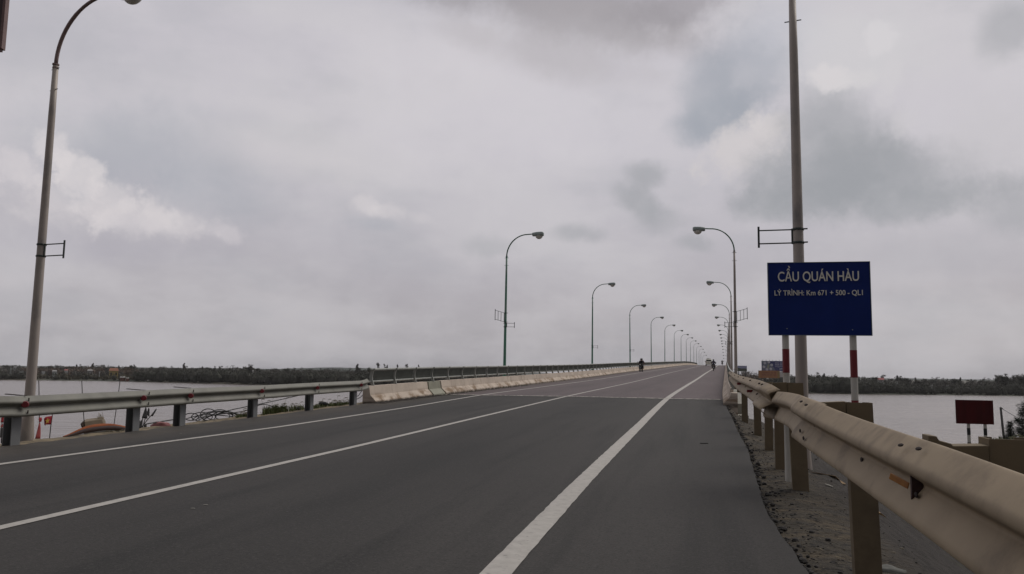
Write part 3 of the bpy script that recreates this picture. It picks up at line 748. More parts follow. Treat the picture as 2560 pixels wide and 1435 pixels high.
JERSEY = [(0, -.03), (-.015, .07), (-.20, .25), (-.25, .53), (-.46, .53), (-.46, -.35), (0, -.35)]
def parapet(side):
    """side -1: left, +1: right.  returns functions of l for the inner foot"""
    lf = -10.72 if side < 0 else -.19
    s0 = 23.3 if side < 0 else 27.2
    lb = empty('parapet_wall', W(s0, lf, 0), 0,
               'stained cream concrete parapet with sloping foot along the left side of the bridge' if side < 0 else 'cream concrete parapet with blunt chipped end on the right side of the bridge', 'parapet', 'concrete parapets of the bridge')
    def prof(s):
        low = -.35 if s > 30.5 else (-.5 if side < 0 else -.85)
        w = .5*0.02*mnoise.noise(Vector((s*1.7, side, 0)))
        return [(lf+side*-1*(x+w)*1.0 if False else lf+(x+w if side < 0 else -(x+w)), z if z > -.3 else low) for x, z in JERSEY]
    if side < 0:
        r1 = list(np.arange(s0, 28.75, .25)); r2 = list(np.arange(30.1, 60, .5))+list(np.arange(60, 436, 4))
        o = world_part(sweep_sl(prof, r1), 'wall_section', M_CONC, lb); o = world_part(sweep_sl(prof, r2), 'wall_section', M_CONC, lb)
        def p2(s): return [(l-.03 if z > -.2 else l, z-.01) for l, z in prof(s)]
        world_part(sweep_sl(p2, [28.76, 29.4, 30.08]), 'joint_cover', mat('joint_cover_paint', (.27, .265, .20), (.21, .205, .155), 3, .7), lb)
    else:
        def pe(s): return [(l, min(z, .40)) for l, z in prof(s)]
        world_part(sweep_sl(pe, [s0, s0+.3, s0+.62]), 'end_block', M_CONC, lb)
        def pt(s): return [(max(min(l, .16), -9), z) if z < .5 else (min(l, .16), z) for l, z in prof(s)]
        r1 = list(np.arange(s0+.63, 60, .5))+list(np.arange(60, 436, 4))
        world_part(sweep_sl(pt, r1), 'wall_section', M_CONC, lb)
    return lf, s0
PAR = {sd: parapet(sd) for sd in (-1, 1)}
# broken asphalt and dirt crust along the foot of the left parapet
mb = MB()
for k in range(900):
    s = 23.3+rnd.random()**1.5*20; l = -10.74+rnd.random()**1.6*.26; r = rnd.uniform(.015, .055)*(1.3 if s < 29 else .75)
    mb.ball(W(s, l, .0), r*1.3, r, r*.7, 5, 2)
tag(mb.build('gravel', mat('grit', (.055, .046, .038), (.03, .026, .022), 3, .95)), kind='stuff')

def railing(side):
    lf, s0 = PAR[side]; sgn = -1 if side < 0 else 1
    lc = lf+sgn*.34
    sA, sB = s0+.45, 330.0
    root = empty('railing', W(sA, lc, .5), 0,
                 'grey steel railing with bowed posts and dark bars along the left parapet' if side < 0 else 'grey steel railing with bowed posts seen edge-on along the right parapet', 'railing', 'railings of the bridge')
    def bow(z): return sgn*.085*math.sin(PI*min(max((z-.53)/.54, 0), 1))
    ZT, ZL = 1.04, .655
    svp = list(np.arange(sA-.25, 60, .6))+list(np.arange(60, sB, 4))
    world_part(MB().tube([W(s, lc, ZT) for s in svp], .042, 10), 'top_pipe', M_RAILING, root, smooth=True)
    world_part(MB().tube([W(s, lc+bow(ZL), ZL) for s in svp], .032, 8), 'lower_pipe', M_RAILING, root, smooth=True)
    def post_mb(s):
        mb = MB(); rings = []
        for z in (.50, .60, .70, .80, .90, .98, 1.075):
            b_ = bow(z)-sgn*.03
            c = W(s, lc+b_, z)
            rings.append([c+TO_R*x*(1)+ALONG*y for x, y in ((-.05, -.022), (.05, -.022), (.05, .022), (-.05, .022))])
        mb.rings(rings); return mb
    ps = list(np.arange(sA, sB, 1.88))
    for s in ps[:98]: world_part(post_mb(s), 'railing_post', M_RAILING, root)
    mb = MB()
    for s in ps[98:]:
        q = post_mb(s); mb.add(q.v, q.f)
    tag(world_part(mb, 'railing_posts', M_RAILING, root), kind='stuff')
    mb = MB(); s = sA+.05
    while s < sB:
        dep = .046 if s < 110 else .05; th = .012 if s < 110 else .05
        rings = []
        for z in (ZL, .78, .90, ZT):
            c = W(s, lc+bow(z)+sgn*.012, z)
            rings.append([c+TO_R*x*dep/2+ALONG*y*th/2 for x, y in ((-1, -1), (1, -1), (1, 1), (-1, 1))])
        mb.rings(rings, cap=False)
        s += .095 if s < 110 else .25
    world_part(mb, 'infill', M_BARS, root)
    if side < 0:
        mb = MB(); mb.ball(W(sA-.28, lc, ZT), .075, .075, .075, 10, 6); world_part(mb, 'end_cap', M_BARS, root, smooth=True)
        mb = MB(); mb.ball(W(sA-.28, lc+bow(ZL), ZL), .05, .05, .05, 8, 5); world_part(mb, 'end_cap', M_RAILING, root, smooth=True)
railing(-1); railing(1)

# ------------------------------------------------------------------ street lamps
HL = 8.43
def make_lamp(parts_mat, name_label, z_base=0.0, brackets=(), near=False):
    pm, am = parts_mat
    root = empty('street_lamp', (0, 0, 0), 0, name_label, 'street lamp')
    zc = HL-1.28
    mb = MB(); n = 16
    prof = [(.13, z_base), (.125, z_base+.35), (.095, z_base+.75), (.088, z_base+1.2), (.062, zc-1.0), (.05, zc)] if near else [(.10, z_base), (.085, z_base+.5), (.056, zc-1), (.048, zc)]
    mb.rings([[Vector((r*math.cos(2*PI*j/n), r*math.sin(2*PI*j/n), z)) for j in range(n)] for r, z in prof])
    mb.build('pole', pm, root, smooth=True)
    mb = MB()
    for zz, r in ((zc, .062), (zc-.07, .058)):
        mb.rings([[Vector((rr*math.cos(2*PI*j/12), rr*math.sin(2*PI*j/12), z)) for j in range(12)] for rr, z in ((r, zz), (r, zz-.03))])
    mb.build('collar', am if near else pm, root)
    for zz in (zc-.1, zc-.52): MB().tube([(-.12, .02, zz), (.12, -.02, zz)], .009, 6).build('bolt', M_BRKT, root)
    pts = []
    for k in range(17):
        t = k/16*PI/2; pts.append((1.18*(1-math.cos(t)), 0, zc-.02+1.22*math.sin(t)))
    pts += [(1.35, 0, HL-.07), (1.52, 0, HL-.055)]
    MB().tube(pts, [.036]*10+[.032]*(len(pts)-10), 10).build('arm', am, root, smooth=True)
    hb = MB(); secs = []
    for x, wy, z0, z1 in ((1.46, .10, -.12, -.01), (1.48, .15, -.16, .035), (1.72, .17, -.17, .075), (2.0, .17, -.17, .085), (2.08, .15, -.15, .06), (2.10, .10, -.10, .02)):
        ring = []
        for j in range(14):
            a = 2*PI*j/14; cy, sz = math.cos(a), math.sin(a)
            ring.append(Vector((x, wy*abs(cy)**.6*(1 if cy > 0 else -1), HL-.03+(z0+z1)/2+(z1-z0)/2*abs(sz)**.6*(1 if sz > 0 else -1))))
        secs.append(ring)
    hb.rings(secs); h = hb.build('lamp_head', pm if False else M_HEAD, root, smooth=True)
    lb = MB(); lb.ball((1.84, 0, HL-.16), .215, .15, .20, 14, 7, -1.0, .12); lb.build('lens', M_LENS, h, smooth=True)
    for (x0, x1, z, hh, cells, skew) in brackets:
        fb = MB(); sg = 1 if x1 > 0 else -1
        for dz in (-hh/2, hh/2):
            fb.tube([(sg*.05, 0, z+dz), (x1, skew*.0, z+dz+skew)], .011, 6)
            fb.rings([[Vector((r*math.cos(2*PI*j/12), r*math.sin(2*PI*j/12), z+dz+q)) for j in range(12)] for r, q in ((.083, -.018), (.088, 0), (.083, .018))])
            fb.tube([(-sg*.08, .04, z+dz), (-sg*.13, .05, z+dz)], .012, 6)
        for k in range(cells+1):
            t = k/cells; x = sg*.085+(x1-sg*.085)*t
            fb.box((x, 0, z+skew*t), .022 if t < .99 else .03, .018, hh+(.03 if t < .99 else .12))
        fb.build('banner_frame', M_BRKT, root)
    return root
FR = (0, .52, 3.30, .20, 1, 0.0)
def place(o, base, rz): o.location = base; o.rotation_euler = (0, 0, rz)
lamps = []
# the pair beside the approach road
sb, lb_, Pb = hit(62, 1100, -.05)
PL = WL(12.3, -11.75, -1.30)
lmp = make_lamp((M_POLE, M_ARM), 'tall mauve-grey street lamp at far left, its head cut off by the frame', -.35, [(0, .58, 3.50, .22, 1, 0.0)], True)
Pl = px_l(66, 1098, -11.60); s_, L_ = toSL(Pl); lmp['group'] = 'street lamps along the road and bridge'
place(lmp, WL(s_, L_, surf(s_, -11)), ROTZ-.10); lmp.scale = (.9, .9, .9)
rightlamp = make_lamp((M_POLE, M_ARM), 'thick grey street lamp pole rising behind the blue bridge name board', -.55, [(0, .56, 3.30, .20, 1, 0.0)], True)
Pr = px(2010, 1185, 11.5); s_, L_ = toSL(Pr); rightlamp['group'] = 'street lamps along the road and bridge'
place(rightlamp, WL(s_, L_, surf(s_, 0)), ROTZ+PI)
OUT = (0, -.60, 3.72, .50, 3, .16)
protoA = make_lamp((M_POLEG, M_ARMG), '', .0, [FR, OUT]); protoB = make_lamp((M_POLEG, M_ARMG), '', .0, [(0, .5, 2.6, .18, 1, 0)]); protoC = make_lamp((M_POLEG, M_ARMG), '', .0, [])
protoD = make_lamp((M_POLE, M_ARMG), '', .0, [FR, OUT]); protoE = make_lamp((M_POLE, M_ARMG), '', .0, [(0, .5, 3.0, .2, 1, 0)]); protoF = make_lamp((M_POLE, M_ARMG), '', .0, [])
used = set(); rl = random.Random(17)
def put(proto, s, l, rz, label, dz=0):
    o = proto if proto not in used else dup(proto)
    used.add(proto); place(o, W(s, l, dz), rz+rl.uniform(-.06, .06)); o.rotation_euler[0] = rl.uniform(-.006, .006); o.rotation_euler[1] = rl.uniform(-.006, .006); o['label'] = label; o['group'] = 'street lamps along the road and bridge'; lamps.append(o)
for k in range(1, 15):
    s = 12.675+30.023*k
    if k <= 14:
        pr_ = protoA if k == 1 else (protoB if k <= 3 else protoC)
        lab = {1: 'green street lamp with two empty banner frames behind the left bridge railing', 2: 'second street lamp on the left railing of the bridge, one small empty frame', 3: 'third street lamp on the left railing, beside the motorbike carrying two people'}.get(k, '%s street lamp counted from the near end of the left bridge railing' % ORD[k-1])
        put(pr_, s, -11.80, ROTZ, lab)
for k in range(1, 17):
    s = 12.675+30.023*k
    pr_ = protoD if k == 1 else (protoE if k in (2, 4, 8) else protoF)
    lab = {1: 'grey street lamp with two empty banner frames beside the right bridge railing'}.get(k, '%s street lamp counted from the near end of the right bridge railing' % ORD[k-1])
    put(pr_, s, .482, ROTZ+PI, lab)

# ------------------------------------------------------------------ signs
def text_mesh(txt, name, m, root, w, loc, R, depth=.004, h=None, bold=0.0):
    cu = bpy.data.curves.new(name, 'FONT'); cu.body = txt; cu.align_x = 'CENTER'; cu.extrude = depth/2/.2; cu.offset = bold; cu.resolution_u = 4
    o = bpy.data.objects.new(name+'_curve', cu); COL.objects.link(o)
    dg = bpy.context.evaluated_depsgraph_get(); me = bpy.data.meshes.new_from_object(o.evaluated_get(dg))
    bpy.data.objects.remove(o); bpy.data.curves.remove(cu)
    xs = [v.co.x for v in me.vertices]; ys = [v.co.y for v in me.vertices]
    kx = w/(max(xs)-min(xs)); cx = (max(xs)+min(xs))/2
    ky = kx if h is None else h
    for v in me.vertices:
        p = R @ Vector(((v.co.x-cx)*kx, 0-v.co.z, v.co.y*ky)); v.co = Vector(loc)+p
    ob = bpy.data.objects.new(name, me); COL.objects.link(ob); me.materials.append(m); ob.parent = root
    return ob, ys
def name_board():
    d = 10.0
    tl, tr_, bl, brt = px(1921, 656.5, d+.12), px(2174.5, 654.5, d-.12), px(1921.5, 837, d+.12), px(2177.5, 838.5, d-.12)
    xax = ((tr_-tl)+(brt-bl)); xax.z = 0; xax.normalize(); nrm = xax.cross(UP)*1.0      # towards the viewer
    if nrm.dot(-tl) < 0: nrm = -nrm
    wd = ((tr_-tl).length+(brt-bl).length)/2; ht = ((tl-bl).length+(tr_-brt).length)/2; c = (tl+tr_+bl+brt)/4
    root = empty('bridge_name_board', Vector((c.x, c.y, -1.4)), 0, 'blue board with white bridge name lettering on two red and white striped posts', 'road sign')
    ang = math.atan2(xax.y, xax.x); root.rotation_euler = (0, 0, ang); o = Vector((0, 0, c.z+1.4))
    b_ = MB().box(o, wd, .018, ht).build('board', M_BLUE, root); bevel(b_, .003, 1)
    eb = MB()
    for sx in (-1, 1): eb.box(o+Vector((sx*(wd/2+.004), 0, 0)), .008, .03, ht+.012)
    for sz in (-1, 1): eb.box(o+Vector((0, 0, sz*(ht/2+.003))), wd, .03, .006)
    eb.build('board_edge', mat('board_edge_alu', (.22, .27, .30), (.16, .20, .22), 10, .5, .2), root)
    I = Matrix.Identity(3)
    # board in zoomed photograph: x 275..1425, y 518..1333
    fx = lambda x: (x-850)/1150*wd; fz = lambda y: -(y-925)/815*ht
    k = ht/815
    t1, ys = text_mesh('CẦU QUÁN HÀU', 'bridge_name_lettering', M_WHITE, root, 917/1150*wd, o+Vector((fx(845), -.010, fz(730))), I, h=1.0, bold=.008)
    capk = 115*k/.72
    for t, cap, base in ((t1, 112*k, fz(728)),):
        z0 = min(v.co.z for v in t.data.vertices)
    def fit_cap(ob, base, cap):
        # the font cap height is about .73 of an em
        for v in ob.data.vertices: v.co.z = o.z+base+(v.co.z-(o.z+base))*cap/.729
    for v in t1.data.vertices: v.co.z += fz(728)-fz(730)
    fit_cap(t1, fz(728), 114*k)
    t2, _ = text_mesh('LÝ TRÌNH: Km 671 + 500 - QL1', 'distance_lettering', M_WHITE, root, 995/1150*wd, o+Vector((fx(842), -.010, fz(888))), I, h=1.0, bold=.006)
    fit_cap(t2, fz(888), 60*k)
    for (x, y) in ((478, 1262), (1215, 1272)):
        q = MB(); q.ball((fx(x), -.011, o.z+fz(y)), .007, .005, .007, 8, 4); q.build('bolt', M_HEAD, root)
    # striped posts
    for (xa, bounds) in ((1966, (836, 872, 932, 958, 1010)), (2129, (836, 876, 944, 1000, 1050))):
        lx = (px(xa, 850, d)-Vector(root.location)); lx = lx.dot(xax)
        zt = o.z-ht*.4
        zz = [zt]+[px(xa, v, d).z+1.4 for v in bounds[1:4]]+[-.35]
        cols = [M_PWHITE, M_PRED, M_PWHITE, M_PRED]
        post = MB().rings([[Vector((lx+.042*math.cos(2*PI*j/14), .055+.042*math.sin(2*PI*j/14), z)) for j in range(14)] for z in (zz[0], zz[-1])]).build('post', M_PWHITE, root, smooth=False); autosmooth(post)
        for a, b2 in ((1, 2), (3, 4)):
            z1, z0 = zz[a], (zz[b2] if a == 1 else zz[a]-.34)
            sb_ = MB().rings([[Vector((lx+.0436*math.cos(2*PI*j/14), .055+.0436*math.sin(2*PI*j/14), z)) for j in range(14)] for z in (z1, z0)]).build('red_band', M_PRED, post); autosmooth(sb_)
name_board()

def red_board():
    d = 22.0
    c4 = [px(2388, 999.5, d), px(2482.5, 1001.5, d-.3), px(2390, 1058.3, d), px(2485, 1061, d-.3)]
    xax = (c4[1]-c4[0])+(c4[3]-c4[2]); xax.z = 0; xax.normalize(); c = sum(c4, Vector())/4
    wd = ((c4[1]-c4[0]).length+(c4[3]-c4[2]).length)/2; ht = ((c4[0]-c4[2]).length+(c4[1]-c4[3]).length)/2
    s, L = toSL(c); zg = ground_z(s, L)
    root = empty('notice_board', Vector((c.x, c.y, zg)), math.atan2(xax.y, xax.x), 'dark red sheet-metal board on two black and white posts down the right bank', 'road sign')
    o = Vector((0, 0, c.z-zg)); b_ = MB().box(o, wd, .02, ht).build('board', M_MAROON, root)
    for xa in (2419.5, 2458):
        lx = (px(xa, 1065, d)-Vector(root.location)).dot(xax)
        zt = c.z-zg+ht*.35
        post = autosmooth(MB().rings([[Vector((lx+.043*math.cos(2*PI*j/12), .06+.043*math.sin(2*PI*j/12), z)) for j in range(12)] for z in (zt, -.3)]).build('post', M_PWHITE, root))
        za, zb = px(xa, 1069.5, d).z-zg, px(xa, 1086.5, d).z-zg
        autosmooth(MB().rings([[Vector((lx+.0445*math.cos(2*PI*j/12), .06+.0445*math.sin(2*PI*j/12), z)) for j in range(12)] for z in (za, zb)]).build('black_band', M_PBLACK, post))
        autosmooth(MB().rings([[Vector((lx+.0445*math.cos(2*PI*j/12), .06+.0445*math.sin(2*PI*j/12), z)) for j in range(12)] for z in (zb-.2, zb-.4)]).build('black_band', M_PBLACK, post))
red_board()

# corner of a tall board at the upper left
def corner_board():
    d = 11.0
    c = px(12, 122, d); s, L = toSL(c)
    zg = surf(s, -11.1)
    right_ax = Vector((math.cos(.12), math.sin(.12), 0))
    root = empty('overhead_board', Vector((c.x-1.15, c.y-.14, zg)), .12, 'maroon backed roadside board on a tall post, only its lower corner showing at top left', 'road sign')
    zc = c.z-zg
    b_ = MB().box((1.15-.70, 0, zc+.75), 1.30, .05, 1.5).build('board', mat('board_back', (.075, .045, .05), (.055, .035, .04), 3, .6), root)
    f = MB(); f.box((1.15-.025, 0, zc+.75), .035, .10, 1.52); f.box((-.2+.0, 0, zc+.75), .035, .10, 1.52)
    f.box((.46, 0, zc-.02), 1.30, .10, .03); f.box((.46, 0, zc+1.52), 1.30, .10, .03)
    f.build('frame', mat('board_frame', (.20, .12, .11), (.14, .085, .08), 5, .6), root)
    MB().tube([(.2, .1, -.6), (.2, .1, zc+1.4)], .06, 12).build('post', M_POLE, root, smooth=True)
corner_board()

# ------------------------------------------------------------------ vehicles and riders
M_TYRE = mat('tyre_rubber', (.018, .018, .018), (.03, .03, .03), 20, .85)
M_STEEL = mat('bright_steel', (.35, .35, .35), (.28, .28, .28), 10, .35, .7)
M_BIKE = mat('dark_bike_plastic', (.018, .022, .022), (.012, .014, .014), 8, .35)
M_BIKER = mat('dark_red_bike_paint', (.07, .012, .012), (.05, .01, .01), 8, .35)
M_SEAT = mat('black_vinyl', (.012, .012, .012), (.02, .02, .02), 15, .55)
M_TAIL = mat('tail_lamp_red', (.25, .01, .01), (.18, .008, .008), 10, .3)
M_PLATE = mat('number_plate', (.45, .46, .44), (.38, .39, .37), 20, .5)
M_GLASS = mat('tinted_glass', (.012, .015, .014), (.02, .024, .022), 2, .12)
M_VAN = mat('cream_van_paint', (.80, .78, .66), (.70, .68, .58), 2, .4)
M_VANTRIM = mat('dark_van_trim', (.03, .03, .03), (.045, .045, .045), 8, .6)
M_SKIN = mat('skin', (.30, .17, .11), (.26, .145, .09), 12, .6)
def wheel(root, c, r, w):
    def lathe(prof, n=18):
        mb = MB(); mb.rings([[Vector((c[0]+x, c[1]+rr*math.cos(2*PI*j/n), c[2]+rr*math.sin(2*PI*j/n))) for j in range(n)] for x, rr in prof]); return mb
    t = autosmooth(lathe([(-w/2*.7, r*.62), (-w/2, r*.75), (-w/2*.8, r*.96), (0, r), (w/2*.8, r*.96), (w/2, r*.75), (w/2*.7, r*.62)]).build('wheel', M_TYRE, root), 50)
    autosmooth(lathe([(-w/2*.75, r*.2), (-w/2*.55, r*.62), (w/2*.55, r*.62), (w/2*.75, r*.2)]).build('rim', M_STEEL, t))
def superring(cx, y, cz, hw, hh, n=14, e=.7):
    out = []
    for j in range(n):
        a = 2*PI*j/n; c, s = math.cos(a), math.sin(a)
        out.append(Vector((cx+hw*abs(c)**e*(1 if c > 0 else -1), y, cz+hh*abs(s)**e*(1 if s > 0 else -1))))
    return out
def motorbike(paint, label):
    root = empty('motorbike', (0, 0, 0), 0, label, 'motorbike')
    wheel(root, (0, -.60, .27), .27, .10); wheel(root, (0, .64, .27), .27, .09)
    b = MB().rings([superring(0, y, z, w, h) for y, z, w, h in ((-.92, .80, .05, .03), (-.80, .76, .13, .07), (-.55, .68, .16, .13), (-.2, .60, .15, .15), (.0, .48, .13, .14), (.2, .42, .11, .10), (.38, .50, .10, .14))])
    b.rings([superring(0, y, z, w, h) for y, z, w, h in ((.36, .45, .20, .10), (.42, .65, .19, .22), (.50, .85, .15, .15), (.56, .98, .12, .08), (.58, 1.04, .05, .03))])
    b.build('body', paint, root, smooth=True)
    MB().rings([superring(0, y, z, w, h) for y, z, w, h in ((-.80, .83, .08, .02), (-.65, .84, .14, .05), (-.3, .80, .15, .05), (0, .76, .13, .05), (.12, .74, .06, .02))]).build('seat', M_SEAT, root, smooth=True)
    MB().tube([(-.34, .42, 1.06), (-.22, .47, 1.05), (0, .52, 1.02), (.22, .47, 1.05), (.34, .42, 1.06)], .016, 8).build('handlebar', M_SEAT, root, smooth=True)
    for sx in (-1, 1):
        m = MB().tube([(sx*.24, .46, 1.05), (sx*.30, .48, 1.22)], .007, 6); m.ball((sx*.31, .47, 1.25), .065, .015, .045, 10, 5); m.build('mirror', M_SEAT, root, smooth=True)
        MB().tube([(sx*.07, .54, .75), (sx*.07, .64, .27)], .022, 8).build('fork_leg', M_STEEL, root, smooth=True)
    MB().tube([(.14, .0, .30), (.17, -.3, .30), (.17, -.75, .38)], [.025, .045, .05], 10).build('exhaust', M_STEEL, root, smooth=True)
    MB().rings([superring(0, y, z, w, .015, 8) for y, z, w in ((-.86, .66, .07), (-.93, .52, .08), (-.97, .40, .06))]).build('mudguard', M_BIKE, root)
    MB().rings([superring(0, y, z, .06, .012, 8) for y, z in ((.50, .55), (.64, .575), (.82, .50))]).build('mudguard', paint, root)
    MB().box((0, -.94, .74), .16, .03, .06).build('tail_light', M_TAIL, root)
    MB().box((0, -.985, .52), .17, .008, .13, Matrix.Rotation(-.2, 3, 'X')).build('number_plate', M_PLATE, root)
    hl = MB(); hl.ball((0, .58, .90), .09, .05, .07, 12, 6); hl.build('headlight', M_LENS, root, smooth=True)
    root.scale = (SCB*1.15, SCB, SCB)
    return root
def skin_mesh(name, joints, edges, m, root, sub=1, rootj=0):
    me = bpy.data.meshes.new(name); me.from_pydata([j[0] for j in joints], edges, []); me.update()
    o = bpy.data.objects.new(name, me); COL.objects.link(o); me.materials.append(m); o.parent = root
    md = o.modifiers.new('skin', 'SKIN'); md.use_smooth_shade = True
    sv_ = me.skin_vertices[0].data
    for i, j in enumerate(joints): sv_[i].radius = (j[1], j[1]) if not isinstance(j[1], tuple) else j[1]; sv_[i].use_root = (i == rootj)
    sb_ = o.modifiers.new('sub', 'SUBSURF'); sb_.levels = sub; sb_.render_levels = sub
    return o
def person(loc, rz, label, shirt, trouser, helmet_mat, pillion=False, group=None):
    """seated rider, local +Y ahead; joints follow the pose on the motorbike"""
    root = empty('person', loc, rz, label, 'person', group)
    y0 = -.45 if pillion else 0.0; zo = .03 if pillion else 0
    J = []; E_ = []
    def j(x, y, z, r, par=None):
        J.append(((x, y+y0, z+zo), r))
        if par is not None: E_.append((par, len(J)-1))
        return len(J)-1
    pel = j(0, -.12, .90, (.15, .12)); wa = j(0, -.09, 1.06, (.135, .10), pel); ch = j(0, -.03, 1.25, (.16, .115), wa); up = j(0, .0, 1.37, (.13, .09), ch)
    nk = j(0, .03, 1.46, .055, up); hd = j(0, .06, 1.56, (.075, .09), nk); ht = j(0, .06, 1.66, (.07, .085), hd); ns = j(0, .15, 1.56, .02, hd)
    fy = .42 if not pillion else .16
    for sx in (-1, 1):
        sh = j(sx*.17, .0, 1.36, .062, up); el = j(sx*.27, .16 if not pillion else .05, 1.13, .047, sh)
        wr = j(sx*.29, fy-.06, 1.06 if not pillion else .95, .03, el); pa = j(sx*.29, fy, 1.065 if not pillion else .92, .030, wr)
        for q in range(4):
            f1 = j(sx*(.265+.018*q), fy+.035, 1.085 if not pillion else .91, .009, pa); f2 = j(sx*(.265+.018*q), fy+.05+.004*q, 1.06 if not pillion else .885, .008, f1); j(sx*(.265+.018*q), fy+.028, 1.038 if not pillion else .865, .007, f2)
        th = j(sx*.25, fy+.0, 1.04 if not pillion else .90, .010, pa); j(sx*.245, fy+.03, 1.035 if not pillion else .88, .009, th)
        hp = j(sx*.10, -.09, .88, .095, pel); kn = j(sx*.20, .30, .76, .062, hp); an = j(sx*.19, .13, .38, .042, kn); j(sx*.19, .10, .33, .045, an); j(sx*.20, .27, .31, .035, an)
    body = skin_mesh('body', J, E_, M_SKIN, root)
    # clothing follows the same joints, a little wider
    def sub(idx, grow): 
        mp_ = {a: i for i, a in enumerate(idx)}
        return [(J[a][0], tuple(x+grow for x in J[a][1]) if isinstance(J[a][1], tuple) else J[a][1]+grow) for a in idx], [(mp_[a], mp_[b]) for a, b in E_ if a in mp_ and b in mp_]
    arms = []; legs = []
    base = 8; step = 4+12+2+5
    for q in range(2):
        o = base+q*step; arms += [o, o+1, o+2]; legs += [o+18, o+19, o+20]
    jj, ee = sub([0, 1, 2, 3, 4]+arms, .024); skin_mesh('jacket', jj, ee, shirt, root)
    jj, ee = sub([0]+legs, .022); skin_mesh('trousers', jj, ee, trouser, root)
    h = MB(); h.ball((0, .055+y0, 1.60+zo), .125, .145, .14, 14, 8, -.35, 1.0); h.build('helmet', helmet_mat, root, smooth=True)
    v = MB(); v.rings([[Vector((.10*math.sin(a), y0+.07+r*math.cos(a), z)) for a in np.linspace(-1, 1, 9)] for z, r in ((1.655+zo, .135), (1.64+zo, .20), (1.65+zo, .135))], close=False, cap=False); v.build('visor', helmet_mat, root)
    root.scale = (SCB*1.06, SCB, SCB)
    return root
M_NAVY = mat('navy_jacket', (.018, .024, .07), (.013, .018, .05), 10, .85)
M_BLACKC = mat('black_clothing', (.012, .012, .013), (.02, .02, .02), 10, .9)
M_GREYC = mat('grey_clothing', (.07, .07, .075), (.05, .05, .055), 10, .9)
M_MAROC = mat('maroon_clothing', (.085, .016, .02), (.06, .012, .016), 10, .9)
M_HELM = mat('dark_helmet', (.018, .02, .028), (.012, .014, .018), 6, .3)
s, l, P = hit(1784, 927.3)
SCB = .91
b1 = motorbike(M_BIKE, 'dark motorbike ridden away from the camera along the thick white line'); place(b1, W(s, l, .006), ROTZ)
person(b1.location, ROTZ, 'person in navy jacket and dark helmet riding away along the thick white line', M_NAVY, M_BLACKC, M_HELM)
s, l, P = hit(1603, 929.8)
b2 = motorbike(M_BIKE, 'black motorbike carrying two people along the left shoulder of the bridge'); place(b2, W(s, l, .006), ROTZ+PI-.12)
person(b2.location, ROTZ+PI-.12, 'person in black at the handlebars of the motorbike on the left shoulder', M_BLACKC, M_BLACKC, M_HELM, group='pair on the left motorbike')
person(b2.location, ROTZ+PI-.12, 'person in maroon sitting behind the rider of the motorbike on the left shoulder', M_MAROC, M_GREYC, mat('grey_helmet', (.05, .05, .06), (.035, .035, .045), 6, .35), True, group='pair on the left motorbike')
d_ = px(1805.5, 905, 238); s, L = toSL(d_)
b3 = motorbike(M_BIKER, 'small far motorbike at the crest of the bridge near the right parapet'); place(b3, W(s, L, .006), ROTZ)
person(b3.location, ROTZ, 'person in grey top riding the far motorbike over the crest of the bridge', M_GREYC, M_BLACKC, M_HELM)

def van():
    d_ = px(1772.2, 905, 200); s, L = toSL(d_)
    root = empty('van', W(s, L, .006), ROTZ, 'cream van with dark rear window and roof rack driving away near the crest', 'van')
    def rr(z, hw, y0, y1, rad=.18, n=5):
        pts = []
        for cx, cy, a0 in ((hw-rad, y1-rad, 0), (-(hw-rad), y1-rad, PI/2), (-(hw-rad), y0+rad, PI), (hw-rad, y0+rad, 3*PI/2)):
            for k in range(n): a = a0+PI/2*k/(n-1); pts.append(Vector((cx+rad*math.cos(a), cy+rad*math.sin(a), z)))
        return pts
    body = MB().rings([rr(.32, .78, -2.05, 2.2), rr(.45, .83, -2.12, 2.25), rr(.85, .85, -2.12, 2.2), rr(1.12, .84, -2.08, 1.85), rr(1.72, .72, -1.88, 1.05), rr(1.86, .64, -1.75, .85), rr(1.90, .45, -1.4, .5)]).build('body', M_VAN, root)
    autosmooth(body, 50)
    g = MB().add([(-.64, -2.075, 1.28), (.64, -2.075, 1.28), (.59, -1.935, 1.66), (-.59, -1.935, 1.66)], [(0, 1, 2, 3)]); o = g.build('rear_window', M_GLASS, root); add_solid(o, .012)
    for sx in (-1, 1):
        g = MB().add([(sx*.853, -1.75, 1.16), (sx*.853, 1.45, 1.16), (sx*.745, .95, 1.68), (sx*.745, -1.7, 1.68)], [(0, 1, 2, 3)]); o = g.build('side_window', M_GLASS, root); add_solid(o, .012)
        wheel(root, (sx*.74, -1.30, .33), .33, .2); wheel(root, (sx*.74, 1.45, .33), .33, .2)
        MB().box((sx*.73, -2.13, .98), .13, .05, .30).build('tail_light', M_TAIL, root)
        m = MB().tube([(sx*.82, 1.35, 1.2), (sx*.96, 1.32, 1.22)], .02, 6); m.ball((sx*1.0, 1.3, 1.25), .09, .05, .12, 10, 6); m.build('side_mirror', M_VANTRIM, root, smooth=True)
        m = MB().tube([(sx*.55, -1.5, 1.95), (sx*.55, .4, 1.95)], .025, 6); 
        for y in (-1.4, .3): m.tube([(sx*.55, y, 1.86), (sx*.55, y, 1.95)], .02, 6)
        m.build('roof_rail', M_VANTRIM, root)
    bevel(MB().box((0, -2.14, .45), 1.66, .14, .22).build('bumper', M_VAN, root), .03)
    root.scale = (.94, .94, .9)
    m = MB()
    for y in (-1.3, -.6, .1): m.box((0, y, 1.97), 1.16, .05, .03)
    m.ball((-.15, -.7, 2.03), .4, .5, .06, 10, 4); m.build('roof_load', M_VANTRIM, root)
    MB().box((0, -2.125, .78), .36, .012, .16).build('number_plate', M_PLATE, root)
van()

